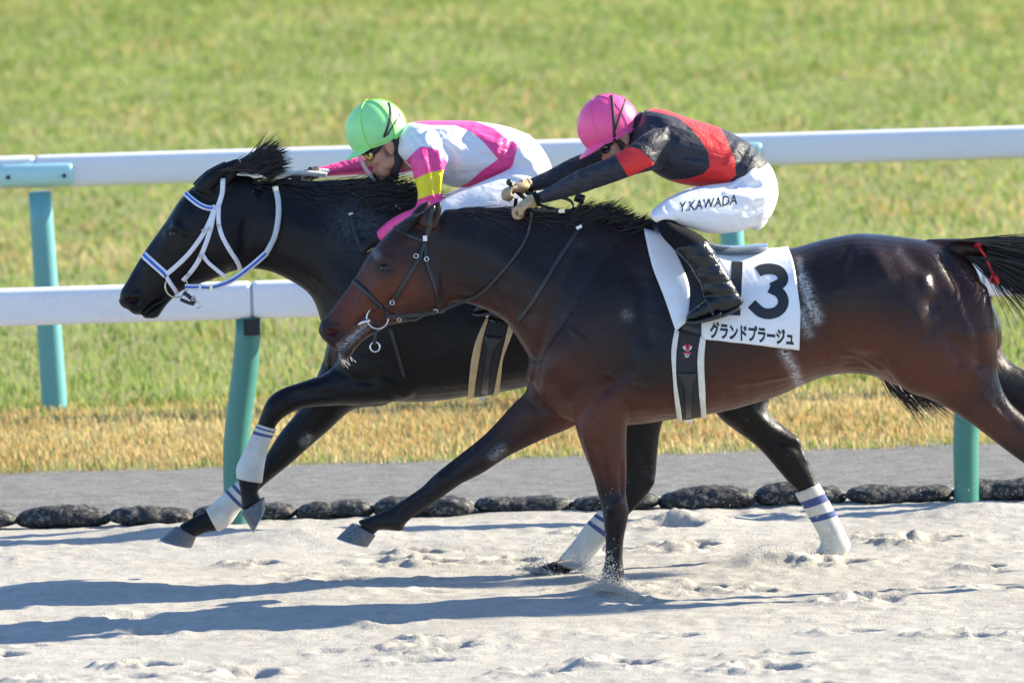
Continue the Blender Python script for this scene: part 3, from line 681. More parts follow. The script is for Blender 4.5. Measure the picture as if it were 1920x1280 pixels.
b_fore_near = [(655, 600, 800, 640, .09, -.09), (636, 668, 782, 736, .10, -.12), (612, 698, 705, 757, .085, -.13), (585, 709, 630, 760, .066, -.13), (555, 719, 578, 764, .053, -.13), (527, 729, 548, 773, .046, -.13), (503, 747, 528, 786, .047, -.13),
    (488, 780, 518, 798, .038, -.13), (478, 808, 510, 816, .03, -.13), (464, 838, 500, 840, .03, -.13), (447, 872, 494, 868, .037, -.13), (446, 896, 489, 904, .034, -.13), (451, 925, 484, 922, .032, -.13), (453, 955, 490, 935, .038, -.13)]
b_fore_far = [(625, 620, 760, 740, .09, .09), (600, 690, 720, 760, .088, .11), (575, 745, 662, 768, .08, .12), (553, 777, 617, 806, .064, .12), (524, 812, 580, 838, .052, .12), (503, 846, 546, 868, .044, .12), (487, 872, 514, 894, .043, .12),
    (464, 890, 490, 914, .034, .12), (445, 906, 468, 936, .029, .12), (422, 926, 449, 954, .03, .12), (402, 944, 430, 980, .037, .12), (388, 956, 408, 994, .033, .12), (368, 966, 386, 998, .031, .12), (336, 984, 368, 1006, .038, .12)]
b_hind_near = [(1180, 520, 1460, 560, .10, -.08), (1165, 660, 1400, 640, .105, -.12), (1146, 730, 1290, 715, .09, -.13), (1150, 785, 1244, 788, .075, -.13), (1158, 840, 1233, 850, .055, -.13), (1164, 885, 1229, 895, .045, -.13), (1158, 925, 1214, 927, .043, -.13),
    (1130, 952, 1176, 968, .034, -.13), (1100, 985, 1136, 1012, .032, -.13), (1074, 1020, 1112, 1038, .033, -.13), (1052, 1045, 1096, 1056, .038, -.13), (1036, 1053, 1060, 1076, .034, -.13), (1015, 1060, 1040, 1080, .034, -.13)]
b_hind_far = [(1220, 540, 1470, 560, .10, .08), (1290, 680, 1470, 660, .10, .13), (1340, 772, 1440, 764, .08, .13), (1378, 806, 1466, 796, .06, .13), (1420, 838, 1496, 820, .05, .13), (1456, 878, 1508, 848, .044, .13), (1479, 905, 1522, 877, .038, .13),
    (1498, 926, 1534, 909, .033, .13), (1520, 970, 1562, 958, .033, .13), (1539, 1005, 1582, 998, .036, .13), (1540, 1022, 1592, 1024, .038, .13), (1532, 1034, 1576, 1045, .034, .13), (1522, 1040, 1545, 1056, .034, .13)]
blk = empty("horse", P(1020, 740, YB), label="black racehorse in white and blue bridle and white leg wraps, farther from the viewer", cat="horse")
mb = MB()
for s_, n_ in ((blk_torso, 40), (blk_neck, 32), (blk_head, 32)): loft(mb, s_, YB, per=5, n=n_)
loft(mb, blk_jaw, YB, per=4, n=20)
for s_ in (b_fore_near, b_fore_far, b_hind_near, b_hind_far): loft(mb, s_, YB, per=5, n=24, cap=(.5, .3))
ears(mb, YB, [[(362, 350, 412, 374, .033, -.05), (384, 326, 424, 352, .028, -.058), (414, 308, 443, 332, .02, -.06), (444, 296, 455, 304, .006, -.055)], [(360, 345, 400, 350, .03, .05), (386, 320, 420, 340, .024, .055), (420, 302, 438, 312, .008, .05)]])
loft(mb, [(1362, 468, 1372, 512, .05), (1408, 474, 1410, 506, .04), (1450, 494, 1446, 522, .028)], YB, per=4, n=18)
kme = fuse(mb, 0.0068, 5)
sculpt(kme, YB, [
    ([(765, 540), (735, 610)], 50, .016), ([(665, 660)], 38, .022), ([(1310, 610)], 70, .016), ([(428, 470)], 34, .010), ([(1435, 540)], 34, .016),
    ([(640, 640), (700, 600), (760, 570)], 20, .006), ([(330, 425), (300, 470), (280, 500)], 10, .005), ([(400, 470), (440, 420)], 14, .004), ([(318, 430), (345, 445)], 9, -.004), ([(313, 437), (330, 424), (346, 438)], 6, .007),
    ([(242, 560), (258, 552), (262, 568)], 6, .008), ([(243, 563), (256, 566)], 6.5, -.022), ([(264, 593), (285, 575), (312, 560), (330, 548)], 4.5, -.009), ([(430, 510), (455, 470), (458, 420)], 10, -.006), ([(400, 490), (430, 490)], 22, .005),
    ([(402, 358), (425, 330)], 6, -.014), ([(480, 480), (560, 520), (620, 560)], 14, -.006), ([(520, 420), (620, 440), (720, 500)], 26, .007), ([(660, 720), (720, 700), (760, 720)], 12, -.007), ([(620, 690), (700, 720), (745, 752)], 8, -.005),
    ([(500, 765)], 14, .004), ([(545, 742), (620, 735)], 8, -.004), ([(505, 885)], 12, .004), ([(1215, 880), (1190, 820)], 9, -.005), ([(1225, 905)], 10, .006), ([(1500, 850), (1455, 830)], 8, -.006), ([(1500, 830), (1518, 870)], 7, .005), ([(1410, 775), (1450, 810)], 10, .006), ([(1395, 785), (1440, 840)], 7, -.005)])
finish_coat(kme, YB, {"blackpoint": [([(300, 500), (400, 430), (600, 430)], 60, .5)], "red": [([(640, 700), (900, 735)], 40, .3), ([(330, 450), (400, 520)], 30, .25)], "foam": [([(1438, 770), (1452, 800)], 7, .35), ([(578, 826), (570, 834)], 8, .5), ([(700, 440), (660, 420)], 40, .12)], "pink": [([(247, 562)], 4, .5)], "wet": [([(560, 480), (700, 480)], 80, .4), ([(360, 470), (300, 520)], 50, .5)]})
blk_bvh = bvh_of(kme)
link("body", kme, M['black'], blk)
eye(blk, 325, 438, YB, 0, 0.019, blk_bvh)
hoof(blk, (329, 986), (368, 1006), (299, 1011), (360, 1026), YB + .12, .048, .062)
hoof(blk, (452, 962), (496, 932), (474, 997), (497, 952), YB - .13, .046, .058)
hoof(blk, (1012, 1062), (1042, 1082), (992, 1071), (1036, 1092), YB - .13, .046, .06)
hoof(blk, (1520, 1042), (1556, 1056), (1504, 1058), (1552, 1074), YB + .13, .046, .06)
def wrap(secs, i0, i1, grow=.006, lab=None):
    mb = MB(); loft(mb, secs[i0:i1 + 1], YB, per=6, n=28, cap=(.12, .12), grow=grow); return mb.build("leg_wrap", M['wrap'], blk, attr="len")
wrap(b_fore_near[6:] if 0 else [(486, 795, 515, 804, .036, -.13)] + b_fore_near[8:12], 0, 4)
wrap([(447, 903, 474, 929, .031, .12)] + b_fore_far[9:12], 0, 3)
wrap([(1126, 957, 1168, 975, .033, -.13)] + b_hind_near[8:11], 0, 3)
wrap([(1493, 924, 1534, 907, .035, .13)] + b_hind_far[8:12], 0, 4)
strands("mane", blk, [(470, 318), (520, 332), (580, 336), (640, 336), (690, 346), (740, 366)], M['mane'], YB, 700, [.13, .14, .13, .14, .15, .15], [(1, .1), (1, .05), (1, .02), (1, .12), (1, .28), (1, .35)], droop=.5, yspread=.02, fan=.14, seed=13, w0=.0026, clump=.2, snap=blk_bvh)
strands("mane", blk, [(500, 345), (580, 348), (660, 352), (730, 376)], M['mane'], YB - .04, 500, [.14, .15, .15, .13], [(1, -.35), (1, -.3), (1, -.3), (1, -.4)], droop=.5, yspread=.012, fan=.12, seed=14, w0=.0026, snap=blk_bvh)
strands("mane", blk, [(660, 336), (700, 346), (740, 364), (775, 388)], M['mane'], YB - .015, 420, [.15, .17, .18, .16], [(1, .75), (1, .7), (1, .6), (1, .3)], droop=.8, yspread=.025, fan=.14, seed=18, w0=.0028, clump=.3, snap=blk_bvh)
strands("forelock", blk, [(405, 322), (430, 314), (460, 318), (490, 328), (508, 338)], M['mane'], YB, 1300, [.19, .2, .17, .12, .08], [(1, .22), (1, .36), (1, .42), (.9, .55), (.6, .8)], droop=.05, yspread=.035, fan=.14, seed=15, w0=.0026, clump=.28)
strands("tail", blk, [(1425, 485), (1452, 500), (1446, 520)], M['mane'], YB, 700, [.72, .75, .7], [(.95, -.28), (.9, -.36), (.85, -.42)], droop=.3, yspread=.035, fan=.08, seed=16, w0=.003, seg=9)
strands("tail", blk, [(1632, 690), (1660, 690), (1690, 700)], M['mane'], YB, 520, [.18, .27, .3], [(.55, -.8), (.7, -.7), (.9, -.5)], droop=.1, yspread=.04, fan=.12, seed=17, w0=.003, seg=8, lift=.35, clump=.18)
# ================================================================== DRAPING TOOLS
def hit(px, py, bvh, Y):
    d = ray_dir(px, py).normalized(); h = bvh.ray_cast(CAM, d)
    if h[0] is not None and h[1].y < 0.35: return h[0], h[1]
    q = bvh.find_nearest(P(px, py, Y - 0.03)); return q[0], q[1]
def resample(pts, n):
    a = catmull(np.asarray(pts, float), 8); L = np.concatenate([[0], np.cumsum(np.hypot(*np.diff(a, axis=0).T))]); s = np.linspace(0, L[-1], n)
    return np.stack([np.interp(s, L, a[:, 0]), np.interp(s, L, a[:, 1])], 1)
def strap_mb(mb, pts, width, bvh, Y, off=0.003, thick=0.004, n=None, round_=False, taper=None):
    if n is None: n = max(6, int(sum(math.hypot(b[0] - a[0], b[1] - a[1]) for a, b in zip(pts[:-1], pts[1:])) / 6))
    q = resample(pts, n); c = []; nn = []
    for x, y in q:
        h, nm = hit(x, y, bvh, Y); c.append(h); nn.append(nm)
    for _ in range(2):
        c = [c[0]] + [(c[i - 1] + c[i] * 2 + c[i + 1]) / 4 for i in range(1, n - 1)] + [c[-1]]; nn = [nn[0]] + [((nn[i - 1] + nn[i] * 2 + nn[i + 1]) / 4).normalized() for i in range(1, n - 1)] + [nn[-1]]
    vs = []; fs = []; K = 8
    for i in range(n):
        t = (c[min(i + 1, n - 1)] - c[max(i - 1, 0)]).normalized(); sd = nn[i].cross(t).normalized(); nm = t.cross(sd).normalized()
        if nm.dot(nn[i]) < 0: nm = -nm
        w = width / 2 * (taper(i / (n - 1)) if taper else 1); o = c[i] + nm * off; th = thick
        pr = [(-1, 0), (-1, .55), (-.82, 1), (.82, 1), (1, .55), (1, 0), (.8, -.4), (-.8, -.4)] if not round_ else [(math.cos(a), .5 + .5 * math.sin(a)) for a in np.linspace(0, 2 * math.pi, K, endpoint=False)]
        vs += [o + sd * (w * a) + nm * (th * b) for a, b in pr]
    for i in range(n - 1):
        for j in range(K): fs.append((i * K + j, (i + 1) * K + j, (i + 1) * K + (j + 1) % K, i * K + (j + 1) % K))
    fs.append(tuple(range(K))); fs.append(tuple(range((n - 1) * K, n * K))[::-1]); mb.add(vs, fs)
def strap(name, parent, mat, pts, width, bvh, Y, **k):
    mb = MB(); strap_mb(mb, pts, width, bvh, Y, **k); return mb.build(name, mat, parent)
def patch(name, parent, mat, left, right, bvh, Y, off=.006, thick=.003, nx=16, ny=24, over=False, smooth=2, bulge=0.0):
    l = resample(left, ny); r = resample(right, ny); g = np.zeros((ny, nx, 3)); nrm = np.zeros((ny, nx, 3))
    for j in range(ny):
        for i in range(nx):
            u = i / (nx - 1); x = l[j, 0] * (1 - u) + r[j, 0] * u; y = l[j, 1] * (1 - u) + r[j, 1] * u
            h, nm = hit(x, y, bvh, Y); g[j, i] = h + nm * (off + bulge * 4 * u * (1 - u)); nrm[j, i] = nm
    if over:   # first row is the top edge: continue down the far side
        m_ = g[::-1].copy(); m_[:, :, 1] = 2 * Y - m_[:, :, 1]; n_ = nrm[::-1].copy(); n_[:, :, 1] *= -1
        g = np.concatenate([m_, g], 0); nrm = np.concatenate([n_, nrm], 0); ny = 2 * ny
    for _ in range(smooth):
        g[1:-1] = (g[:-2] + 2 * g[1:-1] + g[2:]) / 4; g[:, 1:-1] = (g[:, :-2] + 2 * g[:, 1:-1] + g[:, 2:]) / 4
    top = g + nrm * thick; vs = [tuple(p) for p in top.reshape(-1, 3)] + [tuple(p) for p in (g - nrm * .002).reshape(-1, 3)]; N = nx * ny; fs = []
    for j in range(ny - 1):
        for i in range(nx - 1):
            a = j * nx + i; fs.append((a, a + nx, a + nx + 1, a + 1)); fs.append((N + a, N + a + 1, N + a + nx + 1, N + a + nx))
    rim = [i for i in range(nx)] + [j * nx + nx - 1 for j in range(1, ny)] + [(ny - 1) * nx + i for i in range(nx - 2, -1, -1)] + [j * nx for j in range(ny - 2, 0, -1)]
    for a, b in zip(rim, rim[1:] + rim[:1]): fs.append((a, b, N + b, N + a))
    mb = MB(); mb.add(vs, fs); me = mb.mesh(name); bv = bvh_of(me); return link(name, me, mat, parent), bv
def stroke_print(mb, line, wpx, bvh, Y, off=.0012, n=None, rows=5):
    """flat printed stroke of wpx photo pixels along a photo polyline"""
    L = sum(math.hypot(b[0] - a[0], b[1] - a[1]) for a, b in zip(line[:-1], line[1:])); n = n or max(3, int(L / 2.5))
    q = resample(line, n) if len(line) > 2 else np.stack([np.linspace(line[0][0], line[1][0], n), np.linspace(line[0][1], line[1][1], n)], 1); vs = []; fs = []
    for i in range(n):
        t = q[min(i + 1, n - 1)] - q[max(i - 1, 0)]; t = t / np.hypot(*t); s = np.array([-t[1], t[0]])
        for k in range(rows):
            x, y = q[i] + s * wpx * (k / (rows - 1) - .5); h, nm = hit(x, y, bvh, Y); vs.append(h + nm * off)
    for i in range(n - 1):
        for k in range(rows - 1): a = i * rows + k; fs.append((a, a + rows, a + rows + 1, a + 1))
    mb.add(vs, fs)
def text_print(name, parent, mat, body, mapper, bvh, Y, off=.0014, bold=0.0):
    cu = bpy.data.curves.new("t", 'FONT'); cu.body = body; cu.size = 1; cu.offset = bold; cu.resolution_u = 3
    o = bpy.data.objects.new("t", cu); COL.objects.link(o); dg = bpy.context.evaluated_depsgraph_get(); me = bpy.data.meshes.new_from_object(o.evaluated_get(dg)); bpy.data.objects.remove(o)
    co = get_co(me); lo = co.min(0); hi = co.max(0); uv = (co - lo) / np.maximum(hi - lo, 1e-6)
    out = np.array([(lambda h: h[0] + h[1] * off)(hit(*mapper(u, v), bvh, Y)) for u, v, _ in uv]); set_co(me, out); me.name = name
    return link(name, me, mat, parent, smooth=False)
def ring3(mb, c, nrm, R, r, n=24, k=8):
    a = nrm.orthogonal().normalized(); b = nrm.cross(a).normalized(); vs = []; fs = []
    for i in range(n):
        th = 2 * math.pi * i / n; d = a * math.cos(th) + b * math.sin(th)
        for j in range(k):
            ph = 2 * math.pi * j / k; vs.append(c + d * (R + r * math.cos(ph)) + nrm * (r * math.sin(ph)))
    for i in range(n):
        for j in range(k): fs.append((i * k + j, ((i + 1) % n) * k + j, ((i + 1) % n) * k + (j + 1) % k, i * k + (j + 1) % k))
    mb.add(vs, fs)
def line3(pts, n=30):
    return [Vector(p) for p in catmull(np.array([tuple(p) for p in pts]), max(2, n // max(1, len(pts) - 1)))]

M['leather'] = simple("black_leather", (0.016, 0.018, 0.021), 0.38, bump=.15, bscale=400)
M['webbing'] = simple("black_webbing", (0.011, 0.012, 0.017), 0.7, bump=.3, bscale=500)
M['steel'] = simple("polished_steel", (0.62, 0.62, 0.6), 0.22, 0.95)
M['white_web'] = simple("white_webbing", (0.74, 0.73, 0.78), 0.6, var=.06, bump=.2, bscale=500)
M['blue_web'] = simple("blue_webbing", (0.035, 0.12, 0.50), 0.6, bump=.2, bscale=500)
M['grey_web'] = simple("grey_rubber_rein", (0.50, 0.52, 0.54), 0.5, bump=.3, bscale=300)
m = NT("white_cloth"); n1 = m.noise(5, 4, 0.6); n2 = m.noise(420, 2); m.color(m.mix(m.ramp(n1, .35, .7), (0.76, 0.76, 0.77), (0.70, 0.70, 0.71))); m.rough(.8)
bb = m.bump(m.noise(16, 3, .5), .25, .02); m.bump(n2, .15, .002, bb); M['cloth'] = m.m
M['pad'] = simple("white_foam_pad", (0.70, 0.71, 0.74), 0.6, var=.05, nscale=12, bump=.15, bscale=90)
M['print'] = simple("black_print", (0.012, 0.014, 0.02), 0.55)
M['tan'] = simple("tan_girth_edge", (0.52, 0.38, 0.20), 0.75, bump=.3, bscale=200)
M['cream'] = simple("cream_girth_edge", (0.66, 0.63, 0.56), 0.75, bump=.3, bscale=200)
M['saddle'] = simple("grey_blue_saddle", (0.10, 0.125, 0.165), 0.3, coat=.3)
M['red_print'] = simple("red_print", (0.6, 0.03, 0.05), 0.6)
M['white_print'] = simple("white_print", (0.75, 0.75, 0.78), 0.6)

# ------------------------------------------------------------------ saddle gear
def gear(Y, bvh, ox, oy, edge, rootlab, who):
    o = lambda L: [(x + ox, y + oy) for x, y in L]
    pad, pbv = patch("saddle_pad", None, M['pad'], o([(1207, 434), (1222, 497), (1247, 562), (1268, 622)]), o([(1250, 452), (1279, 503), (1294, 547), (1290, 603)]), bvh, Y, off=.010, thick=.010, nx=10, ny=22, over=False, bulge=.006)
    tag(pad, "white pointed saddle pad showing in front of the rider's boot on the %s" % who, "saddle pad")
    sd = empty("saddle", P(1330 + ox, 480 + oy, Y), label=rootlab, cat="saddle")
    mb = MB(); loft(mb, [(1225 + ox, 418 + oy, 1235 + ox, 450 + oy, .05), (1270 + ox, 436 + oy, 1275 + ox, 468 + oy, .09), (1320 + ox, 452 + oy, 1325 + ox, 482 + oy, .105), (1345 + ox, 459 + oy, 1350 + ox, 482 + oy, .11), (1385 + ox, 461 + oy, 1388 + ox, 478 + oy, .115), (1420 + ox, 458 + oy, 1422 + ox, 472 + oy, .11), (1438 + ox, 457 + oy, 1438 + ox, 467 + oy, .08)], Y, per=4, n=24, cap=(.4, .5)); mb.build("seat", M['saddle'], sd)
    patch("flap", sd, M['leather'], o([(1215, 440), (1246, 470), (1270, 520), (1280, 570), (1276, 618)]), o([(1345, 474), (1352, 520), (1348, 560), (1336, 600), (1318, 630)]), bvh, Y, off=.004, thick=.005, nx=12, ny=20)
    gi = patch("girth", sd, M['webbing'], edge['bl'], edge['br'], bvh, Y, off=.004, thick=.005, nx=8, ny=22)
    patch("girth_edge", sd, edge['mat'], edge['ll'], edge['lr'], bvh, Y, off=.005, thick=.007, nx=6, ny=22, bulge=.003)
    patch("girth_edge", sd, edge['mat'], edge['rl'], edge['rr'], bvh, Y, off=.005, thick=.007, nx=6, ny=22, bulge=.003)
    patch("girth_buckle_strap", sd, M['leather'], edge['sl'], edge['sr'], gi[1], Y, off=.002, thick=.004, nx=6, ny=16)
    mb = MB(); c, nm = hit(*edge['buckle'], bvh, Y); mb.box(c + nm * .012 + Vector((0, 0, -.004)), (.014, .006, .006)); mb.build("girth_buckle", M['steel'], sd, smooth=False)
    # stirrup: leather and iron under the boot
    s_ = Y - .30
    mb = MB(); mb.tube(line3([P(1290 + ox, 470 + oy, Y - .17), P(1312 + ox, 520 + oy, s_ + .05), P(1322 + ox, 562 + oy, s_ + .02)]), .006, 6); mb.build("stirrup_leather", M['leather'], sd)
    mb = MB(); mb.tube(line3([P(1338 + ox, 592 + oy, s_ - .05), P(1326 + ox, 565 + oy, s_ - .035), P(1320 + ox, 556 + oy, s_), P(1322 + ox, 566 + oy, s_ + .05), P(1336 + ox, 594 + oy, s_ + .06)]), .005, 8)
    loft(mb, [(1308 + ox, 597 + oy, 1310 + ox, 605 + oy, .055), (1335 + ox, 588 + oy, 1338 + ox, 600 + oy, .06), (1350 + ox, 582 + oy, 1352 + ox, 590 + oy, .055)], s_, per=3, n=12); mb.build("stirrup", M['leather'], sd)
    return sd, gi
e1 = dict(mat=M['cream'], bl=[(1272, 618), (1268, 666), (1268, 709), (1273, 743), (1279, 787)], br=[(1316, 626), (1309, 666), (1309, 717), (1311, 750), (1314, 785)],
    ll=[(1266, 618), (1259, 657), (1261, 700), (1265, 752), (1270, 788)], lr=[(1274, 622), (1268, 666), (1268, 709), (1273, 743), (1279, 788)],
    rl=[(1314, 630), (1308, 666), (1309, 717), (1311, 750), (1315, 786)], rr=[(1323, 634), (1320, 666), (1320, 700), (1322, 735), (1325, 784)],
    sl=[(1269, 699), (1271, 708), (1282, 722), (1284, 750), (1286, 782)], sr=[(1307, 699), (1306, 707), (1298, 722), (1296, 750), (1296, 780)], buckle=(1292, 786))
sd1, gi1 = gear(YA, bay_bvh, 0, 0, e1, "grey-blue racing saddle with cream edged black girth on the bay horse", "bay horse")
e2 = dict(mat=M['tan'], bl=[(914, 596), (906, 634), (896, 681), (890, 715), (887, 744)], br=[(956, 606), (945, 645), (936, 681), (928, 715), (924, 742)],
    ll=[(912, 596), (894, 634), (885, 667), (880, 705), (876, 744)], lr=[(916, 598), (906, 634), (897, 681), (891, 715), (887, 745)],
    rl=[(955, 604), (945, 645), (936, 681), (929, 715), (924, 742)], rr=[(968, 608), (953, 645), (943, 671), (939, 705), (934, 740)],
    sl=[(907, 628), (910, 640), (914, 655), (908, 690), (902, 736)], sr=[(945, 632), (940, 642), (925, 655), (918, 690), (914, 738)], buckle=(904, 743))
sd2, gi2 = gear(YB, blk_bvh, -355, -25, e2, "racing saddle with tan edged black girth on the black horse", "black horse")
# little face-paint emblem printed on the near girth, inverted letters on the far girth
def marks(parent, name, mat, lines, w, bv, Y):
    mb = MB()
    for L in lines: stroke_print(mb, L, w, bv[1], Y, off=.0015, rows=3)
    mb.build(name, mat, parent)
E = lambda L: [(1240 + x / 5.818, 580 + y / 5.818) for x, y in L]
marks(sd1, "emblem", M['red_print'], [E([(262, 375), (272, 400), (284, 440)]), E([(312, 375), (300, 400), (286, 440)]), E([(250, 395), (270, 412)]), E([(322, 395), (302, 412)]), E([(285, 430), (285, 465)]), E([(240, 482), (262, 468), (284, 464)]), E([(326, 482), (308, 468), (286, 464)])], 2.0, gi1, YA)
marks(sd1, "emblem", M['white_print'], [E([(236, 405), (250, 430), (272, 446)]), E([(332, 405), (320, 430), (298, 446)]), E([(246, 396), (262, 425)]), E([(326, 396), (310, 425)]), E([(254, 494), (280, 486), (308, 494)]), E([(258, 512), (280, 518), (302, 512)]), E([(280, 504), (280, 522)])], 1.5, gi1, YA)
E = lambda L: [(840 + x / 5.333, 540 + y / 5.333) for x, y in L]
marks(sd2, "lettering", M['saddle'], [E([(415, 325), (470, 335)]), E([(450, 265), (440, 328)]), E([(510, 350), (545, 315)]), E([(545, 315), (570, 362)])], 1.6, gi2, YB)

# number cloth
nc, nbv = patch("number_cloth", None, M['cloth'], [(1338, 470), (1330, 520), (1322, 570), (1316, 602), (1316, 635)], [(1477, 466), (1490, 500), (1497, 556), (1499, 600), (1497, 654)], bay_bvh, YA, off=.012, thick=.002, nx=34, ny=34, over=True, smooth=3)
tag(nc, "white number cloth with black 13 and katakana under the rider of the bay horse", "number cloth")
Z5 = lambda L: [(1160 + x / 3.2, 400 + y / 3.2) for x, y in L]
mb = MB(); stroke_print(mb, Z5([(712, 290), (697, 612)]), 20.5, nbv, YA, rows=7); mb.build("digit", M['print'], nc)
mb = MB(); stroke_print(mb, Z5([(835, 352), (862, 338), (915, 334), (962, 348), (986, 385), (974, 418), (918, 450)]), 20, nbv, YA, n=40, rows=9); stroke_print(mb, Z5([(906, 446), (962, 474), (986, 515), (982, 556), (950, 590), (900, 603), (850, 590), (797, 543)]), 20, nbv, YA, n=44, rows=9, off=.0018); mb.build("digit", M['print'], nc)
text_print("lettering", nc, M['print'], "グランドプラージュ", lambda u, v: (1331 + 157 * u, 634 + 15 * u - 32 * v), nbv, YA, bold=.042)

# ------------------------------------------------------------------ bridles
def bit_ring(parent, px, py, bvh, Y, R=.045, mat=None, off=.012, r=.0035):
    h, nm = hit(px, py, bvh, Y); mb = MB(); ring3(mb, h + Vector((0, -off, 0)), Vector((0.15, -1, 0.1)).normalized(), R, r, 28, 8); return mb.build("bit_ring", mat or M['steel'], parent)
b1 = empty("bridle", P(760, 520, YA - .08), label="plain black leather bridle on the bay horse's head", cat="bridle")
L_ = M['leather']; Z2 = lambda L: [(580 + x / 3.556, 340 + y / 3.556) for x, y in L]
kw = dict(bvh=bay_bvh, Y=YA)
strap("browband", b1, L_, [(735, 424), (750, 432), (775, 445), (795, 452)], .017, thick=.007, **kw)
strap("noseband", b1, L_, [(656, 522), (670, 532), (690, 550), (706, 566), (718, 577)], .019, thick=.008, **kw)
strap("headpiece", b1, L_, [(812, 386), (806, 415), (800, 445), (795, 452)], .02, **kw)
strap("cheekpiece", b1, L_, Z2([(765, 400), (735, 500), (680, 600), (610, 720), (550, 800), (510, 860)]), .016, off=.006, **kw)
strap("cheekpiece", b1, L_, Z2([(760, 405), (720, 520), (655, 640), (600, 730)]), .011, off=.004, **kw)
strap("throatlash", b1, L_, Z2([(770, 400), (775, 520), (815, 640), (850, 760), (862, 860)]), .013, **kw)
strap("chin_strap", b1, L_, Z2([(510, 870), (600, 905), (700, 915), (800, 890), (870, 855)]), .013, off=.005, **kw)
for q in ((712, 500), (555, 805), (597, 908), (845, 848), (775, 518)):
    (px, py), = Z2([q]); h, nm = hit(px, py, bay_bvh, YA); mb = MB(); ring3(mb, h + nm * .012, nm, .0085, .0024, 14, 6); mb.build("buckle", M['steel'], b1)
mb = MB(); h, nm = hit(796, 447, bay_bvh, YA); mb.box(h + nm * .01, (.008, .005, .01)); mb.build("buckle", M['white_web'], b1, smooth=False)
bit_ring(b1, 708, 595, bay_bvh, YA, R=.0435)
mb = MB(); h, nm = hit(700, 600, bay_bvh, YA); hp = P(704, 614, h.y - .01); mb.tube([P(704, 612, hp.y), P(703, 630, hp.y), P(702, 644, hp.y)], .007, 8); mb.build("bit_strap", L_, b1)
mb = MB(); ring3(mb, P(703, 650, hp.y), Vector((0.2, -1, 0.1)).normalized(), .0195, .0033, 20, 8); mb.build("martingale_ring", M['steel'], b1)
mb = MB(); mb.tube([P(668, 611, -.055), P(680, 604, -.062), P(694, 600, -.07)], [.004, .008, .008], 10); mb.build("bit_mouthpiece", M['steel'], b1)
# reins
def rein(parent, pts, mat, w=.0065, name="rein", flat=.45):
    mb = MB(); mb.tube(line3(pts, 40), w, 8, flat=flat); return mb.build(name, mat, parent)
hY = lambda px, py, b=bay_bvh, Y=YA, o=.012: hit(px, py, b, Y)[0] + Vector((0, -o, 0))
rein(b1, [P(722, 594, -.085), P(760, 592, -.11), hY(815, 588, o=.02), hY(868, 568, o=.02), hY(905, 548, o=.015), hY(945, 506), hY(978, 462, o=.012), hY(993, 428), P(997, 402, -.09), P(994, 393, -.075)], L_, .008)
rein(b1, [P(722, 594, .085), P(780, 575, .12), P(870, 520, .13), P(950, 440, .12), P(968, 372, .09)], L_, .008)
rein(b1, [P(990, 393, -.07), P(1015, 395, -.07), P(1040, 396, -.06), P(1056, 399, -.04), P(1075, 390, 0), P(1060, 372, .05), P(985, 362, .09)], L_, .009)
mb = MB(); mb.box(P(1053, 396, -.055), (.012, .008, .006)); mb.build("buckle", M['steel'], b1, smooth=False)
# neck strap / martingale
ns = empty("neck_strap", P(1085, 430, YA - .1), label="thin black neck strap with bright buckle running down the bay horse's shoulder", cat="strap")
strap("strap", ns, L_, [(1090, 424), (1072, 448), (1045, 488), (1020, 530), (998, 568), (972, 602)], .017, thick=.004, **kw)
h, nm = hit(1086, 428, bay_bvh, YA); mb = MB(); mb.box(h + nm * .010, (.012, .004, .006), Matrix.Rotation(math.radians(-25), 3, 'Y')); mb.build("buckle", M['white_print'], ns, smooth=False)

b2 = empty("bridle", P(400, 430, YB - .08), label="white and blue webbing bridle on the black horse's head", cat="bridle")
Z1 = lambda L: [(200 + x / 3.2, 260 + y / 3.2) for x, y in L]
kw = dict(bvh=blk_bvh, Y=YB); W_ = M['white_web']; B_ = M['blue_web']
for nm_, L, wd in (("browband", [(462, 318), (500, 355), (550, 395), (600, 418), (640, 420)], .022), ("noseband", [(208, 685), (255, 725), (300, 765), (340, 800), (358, 818)], .030)):
    o = strap(nm_, b2, W_, Z1(L), wd, thick=.005, **kw); strap("stripe", o, B_, Z1(L), wd * .42, off=.0062, thick=.0035, **kw)
strap("headpiece", b2, W_, Z1([(700, 240), (690, 330), (672, 400), (650, 440)]), .02, off=.005, **kw)
strap("cheekpiece", b2, W_, Z1([(650, 400), (625, 480), (580, 570), (500, 680), (420, 760), (355, 815)]), .019, off=.005, **kw)
strap("cheekpiece", b2, W_, Z1([(645, 420), (628, 520), (595, 630), (550, 730), (490, 810), (455, 845)]), .019, off=.008, **kw)
strap("throatlash", b2, W_, Z1([(672, 400), (670, 500), (695, 590), (745, 680), (795, 755), (800, 790)]), .018, off=.005, **kw)
mb = MB(); mb.tube(line3([hY(381, 478, blk_bvh, YB, .01), hY(389, 490, blk_bvh, YB, .012), P(404, 504, YB - .085), P(423, 519, YB - .075)]), .0085, 8, flat=.4); mb.build("strap_end", W_, b2)
strap("nose_strap", b2, W_, Z1([(360, 825), (385, 870), (410, 905), (435, 940)]), .017, off=.006, **kw)
bit_ring(b2, 331, 536, blk_bvh, YB, R=.046, mat=simple("brass_ring", (0.62, 0.55, 0.38), 0.25, 0.95))
for q in ((580, 550), (615, 540), (565, 700), (485, 808), (675, 525)):
    (px, py), = Z1([q]); h, nm = hit(px, py, blk_bvh, YB); mb = MB(); ring3(mb, h + nm * .014, nm, .007, .002, 14, 6); mb.build("buckle", M['steel'], b2)
